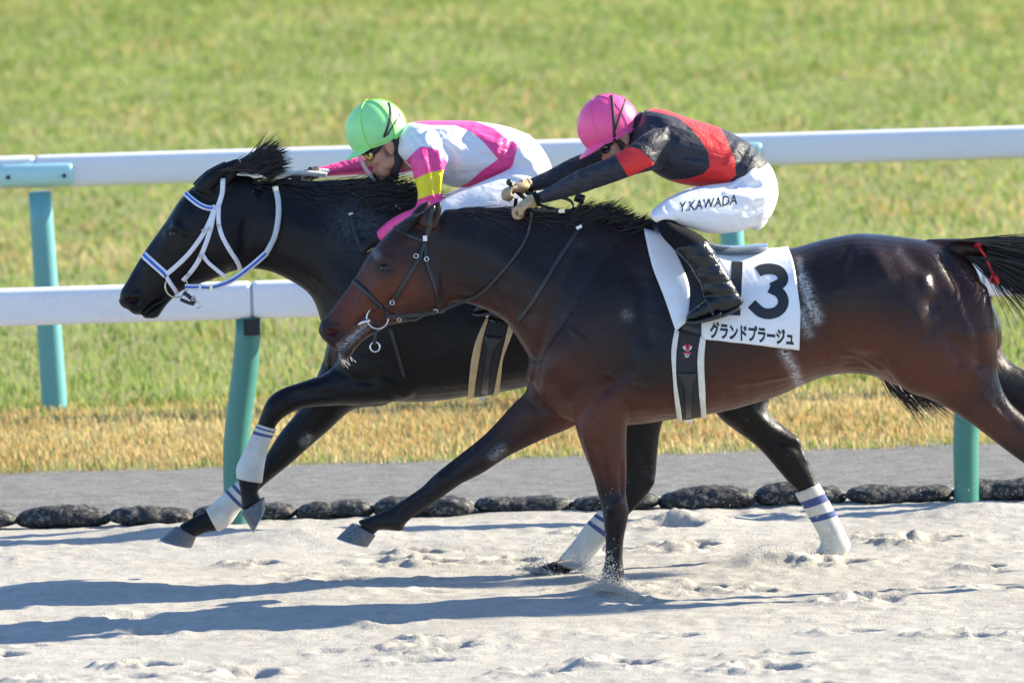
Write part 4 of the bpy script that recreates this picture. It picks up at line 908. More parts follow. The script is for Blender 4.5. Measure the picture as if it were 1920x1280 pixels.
mb = MB(); mb.tube([P(344, 548, YB - .06), P(356, 557, YB - .06), P(366, 566, YB - .06)], .009, 8); mb.tube([P(338, 561, YB - .06), P(352, 567, YB - .06), P(364, 570, YB - .06)], .008, 8); mb.build("bit_strap", L_, b2)
mb = MB(); ring3(mb, P(370, 572, YB - .06), Vector((0.2, -1, 0.1)).normalized(), .013, .003, 18, 6); ring3(mb, P(364, 560, YB - .065), Vector((0.2, -1, 0.1)).normalized(), .009, .003, 14, 6); mb.build("ring", M['steel'], b2)
# rein: blue and white webbing from the bit, then the pale rubber grip up over the neck
rp = [P(347, 538, YB - .075), P(372, 538, YB - .08), P(400, 538, YB - .09), P(437, 524, YB - .10), P(470, 500, YB - .115), P(500, 474, YB - .12)]
o = rein(b2, rp, W_, .0125, flat=.35); mb = MB(); mb.tube([p + Vector((0, -.0048, .0)) for p in line3(rp, 40)], .0052, 8, flat=.3); mb.build("stripe", B_, o)
for u in (9, 15): mb = MB(); pp = line3(rp, 40)[u]; mb.box(pp + Vector((0, -.004, 0)), (.006, .006, .0135)); mb.build("buckle", M['steel'] if u == 15 else W_, o, smooth=False)
rein(b2, [P(499, 475, YB - .121), P(515, 443, YB - .12), P(522, 405, YB - .115), P(521, 372, YB - .10), P(515, 350, YB - .075)], M['grey_web'], .0115, flat=.5)
rein(b2, [P(517, 330, YB - .03), P(545, 326, YB + .0), P(580, 325, YB + .03), P(612, 328, YB + .06)], M['grey_web'], .0115, flat=.5)
mb = MB(); c = P(518, 357, YB - .085); mb.box(c, (.009, .006, .016)); mb.build("rein_buckle", M['steel'], b2, smooth=False)
rein(b2, [P(347, 538, YB + .08), P(430, 470, YB + .12), P(500, 400, YB + .12), P(570, 340, YB + .08)], M['grey_web'], .010, flat=.5)
# hanging strap end, buckle and small fittings on the black horse's neck
st2 = empty("neck_strap", P(690, 430, YB - .12), label="dark neck strap with steel hook on the black horse's shoulder", cat="strap")
strap("strap", st2, L_, Z1([(1465, 455), (1485, 540), (1510, 620), (1545, 690)]), .02, thick=.007, **kw)
strap("strap", st2, M['tan'], Z1([(1510, 630), (1545, 690), (1600, 655)]), .006, thick=.004, **kw)
strap("hook", st2, M['steel'], Z1([(1730, 410), (1745, 402), (1762, 430)]), .006, thick=.006, **kw)
strap("strap_tip", st2, M['steel'], Z1([(1452, 458), (1478, 450)]), .012, thick=.009, **kw)
strap("strap", st2, L_, [(733, 615), (745, 660), (757, 705)], .017, thick=.006, **kw)
# ================================================================== JOCKEYS
M['skin'] = NT("skin"); m = M['skin']; n1 = m.noise(60, 4); m.color(m.mix(m.ramp(n1, .3, .7), (0.42, 0.20, 0.13), (0.52, 0.27, 0.185))); m.rough(.5); m.set(Subsurface_Weight=.08, Subsurface_Radius=(.01, .004, .002)); m.bump(n1, .08, .003); M['skin'] = m.m
def silk(name, base, pats, gloss=.42):
    m = NT(name); c = m.n("RGB").outputs[0]; c.default_value = (*base, 1)
    for at, col in pats: c = m.mix(m.ramp(m.attr(at), -0.9, 0.9), c, col)
    n1 = m.noise(9, 3, .5, vec=m.co((1, 1, 1.6)), dist=1.2); n2 = m.noise(28, 3, .55, dist=.8); n3 = m.noise(600, 2)
    m.color(c); m.rough(gloss); m.set(Sheen_Weight=.1, Sheen_Roughness=.4)
    b = m.bump(n1, .55, .03); b = m.bump(n2, .25, .01, b); m.bump(n3, .1, .001, b); return m.m
M['silk_black'] = silk("black_red_silk", (0.010, 0.011, 0.022), [("p1", (0.62, 0.018, 0.02))], .58)
M['silk_white'] = silk("pink_white_silk", (0.74, 0.73, 0.75), [("p1", (0.85, 0.06, 0.27)), ("p2", (0.80, 0.70, 0.025))], .45)
m = NT("white_breeches"); n1 = m.noise(12, 3, .5, vec=m.co((1, 1, 1.5)), dist=1.0); n2 = m.noise(500, 2); m.color((0.74, 0.735, 0.76)); m.rough(.6); m.set(Sheen_Weight=.1)
b = m.bump(n1, .3, .02); m.bump(n2, .12, .001, b); M['breeches'] = m.m
M['glove'] = simple("tan_glove", (0.42, 0.30, 0.165), 0.65, var=.2, nscale=50, bump=.2, bscale=200)
M['boot'] = NT("boot_leather"); m = M['boot']; n1 = m.noise(24, 4, .6, dist=1.0); m.color((0.005, 0.006, 0.009)); m.rough(m.ramp(n1, .3, .7, .12, .24)); m.set(Specular_IOR_Level=.4, Coat_Weight=.15, Coat_Roughness=.05)
b = m.bump(m.noise(22, 3, .55, vec=m.co((1, 1, 2.2)), dist=1.2), .4, .02); m.bump(n1, .06, .005, b); M['boot'] = m.m
M['sole'] = simple("boot_sole", (0.045, 0.05, 0.045), 0.6)
M['stocking'] = simple("black_stocking", (0.006, 0.006, 0.008), 0.8, spec=.15, bump=.2, bscale=400)
M['cap_pink'] = simple("pink_cap", (0.88, 0.09, 0.28), 0.38, var=.03, bump=.12, bscale=60, sheen=.05)
M['cap_green'] = simple("lime_cap", (0.33, 0.79, 0.29), 0.38, var=.03, bump=.12, bscale=60)
M['cap_seam'] = simple("lime_seam", (0.42, 0.80, 0.10), 0.45)
M['cap_seam_pink'] = simple("pink_seam", (0.82, 0.12, 0.44), 0.45)
M['strapblack'] = simple("black_elastic", (0.013, 0.013, 0.016), 0.6)
M['hood'] = simple("black_hood", (0.012, 0.012, 0.016), 0.7, bump=.2, bscale=300)
M['frame'] = simple("goggle_frame", (0.01, 0.01, 0.011), 0.25, coat=.4)
M['lens_dark'] = simple("dark_lens", (0.008, 0.009, 0.010), 0.06, spec=.8)
M['lens_gold'] = simple("gold_lens", (0.62, 0.45, 0.12), 0.12, 0.75)
M['gold'] = simple("gold_emblem", (0.75, 0.52, 0.12), 0.25, 0.9)
M['hairblack'] = simple("black_hair", (0.012, 0.011, 0.011), 0.6)
m = NT("clear_visor"); m.color((0.75, 0.78, 0.82)); m.rough(.12); m.set(Alpha=.3, Specular_IOR_Level=.6); M['visor'] = m.m
M['eye_white'] = simple("eye_white", (0.7, 0.68, 0.66), .2)

class HeadFrame:
    def __init__(s, px, py, Y, tilt, turn=0.0):
        t = math.radians(tilt); s.f = Vector((-math.cos(t), 0, -math.sin(t))); s.u = Vector((-math.sin(t), 0, math.cos(t))); s.s = Vector((0, -1, 0))
        if turn:
            R = Matrix.Rotation(math.radians(turn), 3, s.u); s.f = R @ s.f; s.s = R @ s.s
        s.o = P(px, py, Y)
    def __call__(s, a, b, c): return s.o + s.f * a + s.s * b + s.u * c          # forward, near side, up
    def rot(s): return Matrix((s.f, s.s, s.u)).transposed()
def head_shells(mb, H):
    R = H.rot(); e = lambda c, r: mb.ell(H(*c), r, R, 22, 14)
    e((.012, 0, .055), (.094, .074, .088)); e((.05, 0, -.015), (.052, .062, .075)); e((.055, 0, -.068), (.040, .048, .045)); e((.082, 0, -.100), (.022, .026, .021))
    e((.088, 0, .028), (.018, .052, .014)); e((.098, 0, -.012), (.013, .011, .028)); e((.110, 0, -.030), (.013, .014, .011)); e((.104, .011, -.035), (.008, .007, .006)); e((.104, -.011, -.035), (.008, .007, .006))
    e((.094, 0, -.062), (.012, .024, .0065)); e((.091, 0, -.075), (.012, .022, .0075))
    for sg in (-1, 1):
        e((.068, sg * .038, -.025), (.026, .022, .024)); e((.02, sg * .048, -.06), (.040, .016, .025))
        e((-.004, sg * .071, .0), (.021, .009, .032)); e((-.012, sg * .078, .008), (.016, .006, .023)); e((.0, sg * .073, -.026), (.012, .008, .012))
def face_parts(H, who, parent):
    for sg in (-1, 1):
        mb = MB(); mb.ell(H(.083, sg * .032, .008), (.012, .012, .012), n=12, m=8); mb.build("eye", M['eye_white'], parent)
def helmet(parent, px, py, Y, tilt, mat, seam, turn=0.0):
    H = HeadFrame(px, py, Y, tilt, turn); R = H.rot(); r = (.124, .102, .122); cut = -.062
    def half(g, n=44, m=26):
        vs = []; fs = []
        for i in range(m + 1):
            th = math.acos(cut / (r[2] + g) if False else max(-1, min(1, cut / r[2]))) * i / m
            for j in range(n):
                ph = 2 * math.pi * j / n; a = (r[0] + g) * math.sin(th) * math.cos(ph); b = (r[1] + g) * math.sin(th) * math.sin(ph); c = (r[2] + g) * math.cos(th)
                k = 1 + .03 * math.cos(ph) * math.sin(th); vs.append(H(a * k, b, c))
        for i in range(m):
            for j in range(n): fs.append((i * n + j, (i + 1) * n + j, (i + 1) * n + (j + 1) % n, i * n + (j + 1) % n))
        return vs, fs
    vo, fo = half(0); vi, fi = half(-.010); mb = MB(); mb.add(vo, fo); N = len(vo); mb.add(vi, [f[::-1] for f in fi]); n = 44; b0 = N - n; b1 = 2 * N - n
    mb.f += [(b0 + j, b0 + (j + 1) % n, b1 + (j + 1) % n, b1 + j) for j in range(n)]
    me = mb.mesh("helmet"); bv = bvh_of(me); he = link("helmet", me, mat, parent)
    # peak
    mb = MB(); vs = []; fs = []; K = 21; rows = 6
    for side in (0, 1):
        for j in range(K):
            ph = math.radians(-72 + 144 * j / (K - 1)); e_ = max(0, math.cos(math.radians(-90 + 180 * j / (K - 1)))) ** .8
            for k in range(rows):
                t = k / (rows - 1); sc = .868 + .0 * t; ext = .046 * e_ * t
                a = (r[0] * 1.02 * sc + ext) * math.cos(ph) + .004; b = (r[1] * sc + ext * .8) * math.sin(ph); c = cut + .012 - .020 * t * e_ - .006 * t * t - (.0045 if side else 0) - .010 * (1 - math.cos(ph)) * 0
                vs.append(H(a, b, c))
    S = K * rows
    for j in range(K - 1):
        for k in range(rows - 1):
            a = j * rows + k; fs.append((a, a + rows, a + rows + 1, a + 1)); fs.append((S + a, S + a + 1, S + a + rows + 1, S + a + rows))
        a = j * rows + rows - 1; fs.append((a, a + rows, S + a + rows, S + a))
    mb.add(vs, fs); mb.build("peak", mat, he)
    # rim band and panel seams
    mb = MB(); pts = [H((r[0] * 1.03 * .872) * math.cos(p), r[1] * .872 * math.sin(p), cut + .010) for p in np.linspace(0, 2 * math.pi, 49)]; mb.tube(pts, .0085, 8, up=Vector(H.u), flat=.35); mb.build("rim_band", seam, he)
    for ph0 in (65, -65, 180, 125, -125):
        p0 = math.radians(ph0); mb = MB(); pts = []
        for th in np.linspace(0.02, 2.0, 18): pts.append(H((r[0] + .0008) * math.sin(th) * math.cos(p0) * (1 + .03 * math.cos(p0) * math.sin(th)), (r[1] + .0008) * math.sin(th) * math.sin(p0), (r[2] + .0008) * math.cos(th)))
        mb.tube(pts, .0035 if seam is M['cap_seam'] else .0016, 6, flat=.4); mb.build("seam", seam, he)
    return he, bv, H
def goggles(parent, H, lens, emblem):
    g = empty_part("goggles", parent, H(.1, 0, 0)); R = H.rot(); mb = MB()
    for sg in (-1, 1):
        mb2 = MB(); mb2.ell(H(.083, sg * .036, .006), (.024, .036, .030), R, 22, 14); mb2.build("goggle_frame", M['frame'], g)
        mb2 = MB(); Rl = R @ Matrix.Rotation(math.radians(sg * 58), 3, 'Z'); mb2.ell(H(.090, sg * .058, .002), (.010, .023, .021), Rl, 20, 12); mb2.build("lens", lens, g)
    mb.tube([H(.104, -.02, .01), H(.110, 0, .013), H(.104, .02, .01)], .006, 8); mb.build("bridge", M['frame'], g)
    for sg in (-1, 1):
        mb = MB(); mb.tube(line3([H(.075, sg * .062, .008), H(.045, sg * .077, .012), H(.01, sg * .080, .035), H(-.03, sg * .085, .06)]), .011, 8, flat=.25); mb.build("goggle_strap", M['strapblack'], g)
    if emblem:
        for sg in (-1, 1):
            mb = MB(); mb.tube(line3([H(.098, sg * .062 , .022), H(.108, sg * .054, .026), H(.112, sg * .044, .018), H(.108, sg * .046, .008)], 12), .0022, 6); mb.build("emblem", M['gold'], g)
    else:
        for sg in (-1, 1):
            mb = MB(); mb.tube([H(.098, sg * .05, .034), H(.092, sg * .056, .036)], .004, 6); mb.tube([H(.085, sg * .066, .026), H(.078, sg * .069, .024)], .004, 6); mb.build("stud", M['steel'], g)
    return g
def empty_part(name, parent, loc):
    o = bpy.data.objects.new(name, None); COL.objects.link(o); o.parent = parent; o.location = Vector(loc) - parent.location; return o
def fist(name, parent, Y, wrist, palm, sidev, mat, curl=1.0, s=1.0):
    """gloved hand: palm, four curled fingers of unequal length and a thumb on the side. wrist, palm = 3D points; sidev = towards the little finger"""
    f = (palm - wrist).normalized(); s_ = (sidev - f * sidev.dot(f)).normalized(); d = f.cross(s_).normalized()
    if d.z > 0: d = -d                      # fingers curl downwards
    mb = MB(); c = palm
    mb.tube([wrist, wrist + (palm - wrist) * .5, palm - f * .02], [.026 * s, .027 * s, .032 * s], 14, flat=.8)
    R = Matrix((f, s_, d)).transposed(); mb.ell(c - f * .01, (.046 * s, .041 * s, .021 * s), R, 18, 12)
    for k, (o, L, r) in enumerate(((-.030, .92, .0105), (-.0105, 1.0, .011), (.0095, .95, .0105), (.0285, .78, .0092))):
        b = c + f * .028 + s_ * (o * s); k1 = b + f * .020 * L * s + d * .006 * s; k2 = k1 + (f * .25 + d) .normalized() * .026 * L * s; k3 = k2 + (-f * .95 + d * .35).normalized() * .022 * L * s
        mb.tube(line3([b - f * .012, b, k1, k2, k3], 12), [r * s] * len(line3([b - f * .012, b, k1, k2, k3], 12)), 10)
    t0 = c - f * .025 - s_ * .030 * s; t1 = c + f * .004 - s_ * .047 * s + d * .010; t2 = c + f * .024 - s_ * .036 * s + d * .026
    mb.tube(line3([t0, t1, t2], 10), [.0125 * s] * len(line3([t0, t1, t2], 10)), 10)
    me = fuse(mb, .0036, 2); return link(name, me, mat, parent)
def lofts(mb, parts, Y, grow=0.0, dx=0, dy=0):
    for s_ in parts: loft(mb, s_, Y, per=5, n=28, grow=grow, dx=dx, dy=dy)
def mirror(secs, dx=0, dy=0): return [(r[0] + dx, r[1] + dy, r[2] + dx, r[3] + dy, r[4], -(r[5] if len(r) > 5 else 0), r[6] if len(r) > 6 else 0) for r in secs]

lower_leg = [(1246, 396, 1276, 416, .040, -.235), (1230, 408, 1272, 420, .050, -.25), (1240, 440, 1298, 432, .055, -.275), (1262, 465, 1322, 448, .054, -.285), (1289, 491, 1340, 474, .050, -.295), (1308, 520, 1361, 510, .041, -.30), (1320, 545, 1375, 535, .038, -.30), (1338, 572, 1386, 556, .036, -.30)]
foot = [(1389, 556, 1387, 574, .026, -.30), (1366, 540, 1372, 585, .034, -.302), (1340, 545, 1348, 590, .037, -.305), (1316, 566, 1324, 596, .040, -.31), (1298, 580, 1303, 600, .034, -.312), (1288, 591, 1290, 601, .02, -.312)]
sole = [(1388, 570, 1387, 580, .027, -.30), (1362, 584, 1364, 592, .036, -.303), (1330, 594, 1332, 602, .040, -.308), (1300, 600, 1301, 607, .036, -.312), (1286, 600, 1287, 605, .02, -.312)]

def boots(parent, Y, dx, dy):
    lo = [(r[0] + dx, r[1] + dy, r[2] + dx, r[3] + dy, *r[4:]) for r in lower_leg]; ft = [(r[0] + dx, r[1] + dy, r[2] + dx, r[3] + dy, *r[4:]) for r in foot]; so = [(r[0] + dx, r[1] + dy, r[2] + dx, r[3] + dy, *r[4:]) for r in sole]
    for sg in (1, -1):
        f = (lambda S: S) if sg == 1 else mirror
        mb = MB(); loft(mb, f(lo)[3:], Y, per=6, n=28, grow=.004, cap=(.06, .3)); loft(mb, f(ft), Y, per=5, n=24)
        me = fuse(mb, .0045, 2)
        if sg == 1:
            sculpt(me, Y, [([(1300 + dx, 505 + dy), (1350 + dx, 495 + dy)], 5, -.0030), ([(1305 + dx, 520 + dy), (1362 + dx, 512 + dy)], 4, .0030), ([(1312 + dx, 533 + dy), (1370 + dx, 527 + dy)], 4, -.0030), ([(1320 + dx, 545 + dy), (1378 + dx, 540 + dy)], 4, .0025), ([(1330 + dx, 556 + dy), (1385 + dx, 552 + dy)], 4, -.0020), ([(1275 + dx, 470 + dy), (1330 + dx, 455 + dy)], 5, .0015), ([(1290 + dx, 485 + dy), (1340 + dx, 480 + dy)], 5, .0020)])
        bt = link("boot", me, M['boot'], parent)
        mb = MB(); loft(mb, f(so), Y, per=4, n=18, cap=(.3, .3)); mb.build("sole", M['sole'], bt)
        mb = MB(); loft(mb, f(lo)[:5], Y, per=5, n=28, grow=.001); mb.build("stocking", M['stocking'], parent)

# ------------------------------------------------------------------ rider of the bay horse
j1 = empty("person", P(1290, 380, YA), label="jockey in pink cap and black silks with red hoop, riding the bay horse", cat="person")
t1 = [(1432, 292, 1372, 352, .150), (1405, 268, 1340, 351, .165), (1350, 240, 1293, 348, .178), (1292, 222, 1248, 336, .186), (1245, 206, 1212, 312, .185), (1212, 206, 1190, 288, .125), (1196, 226, 1172, 276, .062)]
a1n = [(1250, 232, 1238, 318, .065, -.135), (1206, 252, 1222, 320, .066, -.18), (1174, 277, 1190, 328, .056, -.195), (1140, 296, 1160, 339, .048, -.195), (1088, 317, 1110, 356, .041, -.17), (1056, 334, 1076, 367, .038, -.145), (1030, 350, 1047, 375, .032, -.115), (1004, 364, 1019, 381, .026, -.09)]
a1f = [(1245, 218, 1232, 300, .065, .135), (1195, 240, 1210, 300, .066, .18), (1160, 256, 1178, 302, .056, .195), (1119, 276, 1136, 316, .048, .195), (1075, 294, 1092, 332, .041, .17), (1037, 314, 1052, 349, .038, .15), (1012, 326, 1026, 355, .032, .13), (989, 337, 1000, 359, .026, .115)]
pel1 = [(1426, 291, 1368, 352, .152), (1449, 318, 1362, 376, .168), (1459, 355, 1370, 404, .172), (1455, 383, 1392, 424, .155), (1440, 407, 1412, 428, .10)]
th1 = [(1425, 322, 1438, 412, .085, -.085), (1372, 340, 1390, 433, .088, -.125), (1322, 348, 1338, 438, .082, -.17), (1277, 362, 1300, 430, .072, -.205), (1243, 380, 1264, 420, .062, -.235), (1222, 396, 1236, 418, .054, -.248)]
mb = MB(); lofts(mb, [t1, a1n, a1f], YA); jm = fuse(mb, .0058, 4)
sculpt(jm, YA, [([(1225, 225), (1260, 260), (1240, 310)], 12, -.008), ([(1190, 275), (1220, 300)], 9, .005), ([(1240, 320), (1300, 330), (1350, 330)], 7, -.006), ([(1262, 285), (1320, 300)], 7, -.005), ([(1275, 300), (1340, 312)], 6, .004), ([(1400, 280), (1380, 315)], 6, -.006), ([(1415, 295), (1395, 325)], 5, .005), ([(1385, 270), (1360, 310)], 6, .004), ([(1100, 325), (1115, 350)], 7, -.005), ([(1085, 330), (1100, 358)], 5, .004), ([(1230, 215), (1300, 240)], 8, .004), ([(1150, 300), (1165, 330)], 6, -.004), ([(1060, 345), (1075, 360)], 5, -.004)])
co = get_co(jm); x, y = mirror_px(co, YA)
hoop = [(1206, 206), (1212, 195), (1250, 195), (1300, 210), (1340, 222), (1362, 260), (1378, 300), (1380, 329), (1366, 342), (1345, 365), (1290, 370), (1230, 345), (1234, 328), (1253, 338), (1291, 335), (1319, 326), (1331, 313), (1328, 285), (1312, 260), (1294, 238), (1269, 219), (1231, 210)]
band = [(1174, 274), (1200, 280), (1228, 308), (1206, 319), (1178, 332), (1167, 313), (1153, 291), (1160, 280)]
ayr = np.abs(co[:, 1] - YA)
set_attr(jm, "p1", np.maximum(np.where(x > 1212, sdpoly(x, y, hoop), -9), np.where(ayr > .125, sdpoly(x, y, band), -9)))
jb1 = bvh_of(jm); link("jersey", jm, M['silk_black'], j1)
mb = MB(); lofts(mb, [pel1, th1, mirror(th1, 2, -4)], YA); bm = fuse(mb, .0058, 4)
sculpt(bm, YA, [([(1365, 350), (1420, 345)], 6, -.006), ([(1360, 362), (1405, 370)], 6, .005), ([(1385, 352), (1440, 330)], 5, .004), ([(1400, 400), (1450, 380)], 6, -.003), ([(1250, 390), (1270, 415)], 5, -.003), ([(1410, 350), (1450, 352)], 5, -.004), ([(1395, 378), (1440, 366)], 5, .003), ([(1330, 352), (1300, 362)], 5, -.003)])
bb1 = bvh_of(bm); br = link("breeches", bm, M['breeches'], j1)
text_print("lettering", br, M['print'], "Y.KAWADA", lambda u, v: (1272 + 110 * u - 2.5 * v * 0 + 1.5 * v, 398.5 - 15.5 * u - 18.5 * v), bb1, YA, off=.0016, bold=.012)
strap("waistband", j1, M['breeches'], [(1432, 294), (1412, 316), (1390, 336), (1366, 352)], .022, bb1, YA, off=.001, thick=.003)
boots(j1, YA, 0, 0)
Hd = HeadFrame(1168, 254, YA, 33)
mb = MB(); lofts(mb, [t1, a1n[:-1], a1f[:-1], pel1, th1, mirror(th1, 2, -4)], YA, grow=-.024); head_shells(mb, Hd)
loft(mb, [(r[0], r[1], r[2], r[3], r[4] * .8, *r[5:]) for r in lower_leg], YA, per=4, n=20, grow=-.012); loft(mb, mirror([(r[0], r[1], r[2], r[3], r[4] * .8, *r[5:]) for r in lower_leg]), YA, per=4, n=20, grow=-.012)
mb.tube([Hd(-.02, 0, -.02), Hd(-.045, 0, -.07), P(1200, 252, YA), P(1225, 258, YA)], [.055, .056, .06, .06], 18)
link("body", fuse(mb, .0048, 2), M['skin'], j1); face_parts(Hd, 'a', j1)
he, hb, HH = helmet(j1, 1141, 234, YA, 22, M['cap_pink'], M['cap_seam_pink'])
strap("cap_band", he, M['strapblack'], [(1147, 176), (1149, 205), (1151, 235), (1152, 263)], .011, hb, YA, thick=.003, off=.0015)
strap("cap_band", he, M['strapblack'], [(1172, 187), (1166, 208), (1158, 228), (1153, 244)], .0075, hb, YA, thick=.003, off=.0015)
goggles(j1, Hd, M['lens_dark'], True)
mb = MB(); mb.ell(Hd(-.045, 0, -.0), (.05, .066, .06), Hd.rot(), 20, 14); mb.build("hair", M['hairblack'], j1)
mb = MB(); mb.tube([Hd(-.055, 0, .03), Hd(-.062, 0, -.03), P(1197, 248, YA), P(1218, 262, YA)], [.058, .064, .070, .072], 20); mb.build("collar", M['hood'], j1)
mb = MB()
for sg in (1, -1): mb.tube(line3([Hd(.028, sg * .080, .03), Hd(.03, sg * .073, -.03), Hd(.045, sg * .06, -.085), Hd(.06, 0, -.125)]), .008, 8, flat=.3)
mb.build("chin_strap", M['strapblack'], j1)
fist("glove", j1, YA, P(1012, 371, -.095), P(986, 382, -.07), Vector((.2, 1, .1)), M['glove'])
fist("glove", j1, YA, P(996, 347, .112), P(970, 352, .09), Vector((.2, -1, .1)), M['glove'])
for c_, w_ in (((1006, 372.5, -.092), .029), ((992, 348.5, .113), .029)):
    p = P(*c_); mb = MB(); mb.tube([p + Vector((-.008, 0, -.003)), p + Vector((.008, 0, .003))], [w_, w_ + .001], 16); mb.build("cuff", M['stocking'], j1)
# whip in the far hand
wh = empty("whip", P(960, 345, .07), label="black riding whip with knobbed handle in the pink-capped jockey's far hand", cat="whip")
mb = MB(); mb.tube([P(955, 343, .05), P(960, 349, .06), P(972, 362, .085), P(985, 373, .10)], [.010, .0095, .009, .0085], 10); mb.ell(P(955, 342, .05), (.0135, .0135, .0135), n=12, m=8); mb.build("handle", M['leather'], wh)
mb = MB(); mb.tube(line3([P(985, 373, .10), P(1030, 390, .12), P(1075, 396, .13), P(1092, 380, .13)]), .006, 8); mb.build("shaft", M['leather'], wh)
mb = MB(); mb.box(P(1087, 372, .12), (.02, .004, .018), Matrix.Rotation(.4, 3, 'Y')); mb.build("flap", M['leather'], wh)

# ------------------------------------------------------------------ rider of the black horse
j2 = empty("person", P(900, 370, YB), label="jockey in lime green cap and pink and white silks, riding the black horse", cat="person")
t2 = [(985, 250, 950, 328, .150), (945, 236, 912, 345, .165), (885, 227, 858, 352, .178), (832, 226, 815, 338, .185), (790, 227, 776, 318, .18), (764, 232, 752, 300, .12), (752, 240, 738, 296, .065)]
a2n = [(800, 244, 846, 292, .068, -.135), (785, 262, 846, 300, .07, -.165), (770, 296, 836, 312, .064, -.195), (776, 332, 831, 334, .055, -.205), (783, 362, 829, 364, .048, -.205), (778, 388, 836, 390, .046, -.205), (756, 398, 795, 424, .040, -.195), (728, 414, 750, 442, .034, -.17), (706, 434, 718, 454, .027, -.14)]
a2f = [(800, 244, 830, 300, .068, .135), (760, 262, 790, 318, .066, .17), (710, 285, 722, 328, .052, .19), (665, 296, 672, 328, .044, .19), (625, 306, 630, 330, .036, .17), (592, 315, 596, 332, .028, .14)]
pel2 = [(978, 248, 952, 325, .150), (1003, 262, 966, 345, .165), (1024, 290, 985, 362, .168), (1036, 320, 1004, 378, .15), (1034, 350, 1014, 380, .10)]
th2 = [(1000, 290, 1020, 372, .085, -.085), (955, 316, 978, 398, .088, -.13), (905, 340, 925, 415, .082, -.18), (862, 358, 882, 420, .07, -.21), (830, 374, 850, 412, .06, -.232), (814, 388, 824, 408, .045, -.24)]
mb = MB(); lofts(mb, [t2, a2n, a2f], YB); jm = fuse(mb, .0058, 4)
sculpt(jm, YB, [([(812, 250), (850, 290), (842, 320)], 9, -.009), ([(830, 262), (858, 280)], 7, .006), ([(790, 285), (800, 320)], 6, .005), ([(805, 280), (812, 318)], 5, -.005), ([(822, 285), (828, 320)], 5, .005), ([(815, 330), (818, 362)], 5, -.006), ([(824, 330), (825, 365)], 4, .005), ([(785, 380), (830, 372)], 5, -.006), ([(870, 260), (900, 290), (935, 300)], 8, -.006), ([(880, 245), (930, 270)], 7, .005), ([(880, 235), (870, 262)], 6, -.005), ([(850, 330), (920, 320)], 7, -.005), ([(960, 255), (950, 300)], 5, -.005), ([(940, 250), (930, 290)], 6, .004), ([(770, 250), (785, 275)], 6, -.005)])
co = get_co(jm); x, y = mirror_px(co, YB); ayr = np.abs(co[:, 1] - YB); Z3 = lambda L: [(620 + a / 4.266, 160 + b / 4.266) for a, b in L]
hoop = Z3([(640, 250), (1000, 240), (1150, 285), (1300, 340), (1400, 420), (1490, 470), (1500, 560), (1460, 660), (1400, 690), (1200, 800), (1130, 860), (1020, 860), (1050, 800), (1100, 780), (1200, 690), (1340, 590), (1270, 510), (1220, 450), (1120, 370), (1000, 322), (800, 320), (660, 300)])
slv = Z3([(590, 620), (640, 560), (720, 488), (800, 500), (880, 525), (935, 615), (925, 660), (940, 720), (930, 1100), (300, 1400), (250, 1100), (600, 900)]); yel = Z3([(600, 770), (680, 748), (780, 700), (904, 676), (904, 858), (800, 878), (690, 915), (600, 935)])
far = co[:, 1] > YB + .13; farx = far & (x < 775)
arm = ayr > np.where(x < 772, .08, np.where(y < 300, .145, .187))
p1 = np.maximum(np.where(x > 768, sdpoly(x, y, hoop), -9), np.where(arm, sdpoly(x, y, slv), -9)); p1 = np.where(farx, 9, p1)
set_attr(jm, "p1", p1); set_attr(jm, "p2", np.where(arm & (co[:, 1] < YB), sdpoly(x, y, yel), -9))
link("jersey", jm, M['silk_white'], j2)
mb = MB(); lofts(mb, [pel2, th2, mirror(th2, 0, -6)], YB); bm = fuse(mb, .0058, 4)
sculpt(bm, YB, [([(960, 320), (1000, 330)], 6, -.005), ([(975, 300), (1010, 300)], 6, .005), ([(940, 330), (980, 345)], 5, -.004), ([(985, 280), (1010, 310)], 5, -.004)])
link("breeches", bm, M['breeches'], j2)
boots(j2, YB, -400, -14)
Hd = HeadFrame(729, 273, YB, 25)
mb = MB(); lofts(mb, [t2, a2n[:-1], a2f[:-1], pel2, th2, mirror(th2, 0, -6)], YB, grow=-.024); head_shells(mb, Hd)
ll2 = [(r[0] - 400, r[1] - 14, r[2] - 400, r[3] - 14, r[4] * .8, *r[5:]) for r in lower_leg]; loft(mb, ll2, YB, per=4, n=20, grow=-.012); loft(mb, mirror(ll2), YB, per=4, n=20, grow=-.012)
mb.tube([Hd(-.02, 0, -.02), Hd(-.045, 0, -.07), P(765, 280, YB), P(790, 275, YB)], [.055, .056, .06, .06], 18)
link("body", fuse(mb, .0048, 2), M['skin'], j2); face_parts(Hd, 'b', j2)
he, hb, HH = helmet(j2, 706, 243, YB, 17, M['cap_green'], M['cap_seam'])
strap("cap_band", he, M['strapblack'], Z3([(462, 145), (482, 210), (462, 320), (425, 415)]), .011, hb, YB, thick=.003, off=.0015)
strap("cap_band", he, M['strapblack'], Z3([(552, 232), (500, 320), (450, 400)]), .006, hb, YB, thick=.003, off=.0015)
mb = MB(); mb.ell(HH(.005, 0, .123), (.012, .012, .008), HH.rot(), 12, 8); mb.build("button", M['cap_seam'], he)
goggles(j2, Hd, M['lens_gold'], False)
mb = MB(); R_ = Hd.rot(); mb.ell(Hd(-.042, 0, -.02), (.060, .074, .085), R_, 22, 14); mb.tube([Hd(-.03, 0, -.05), P(757, 276, YB), P(776, 276, YB)], [.066, .074, .072], 20)
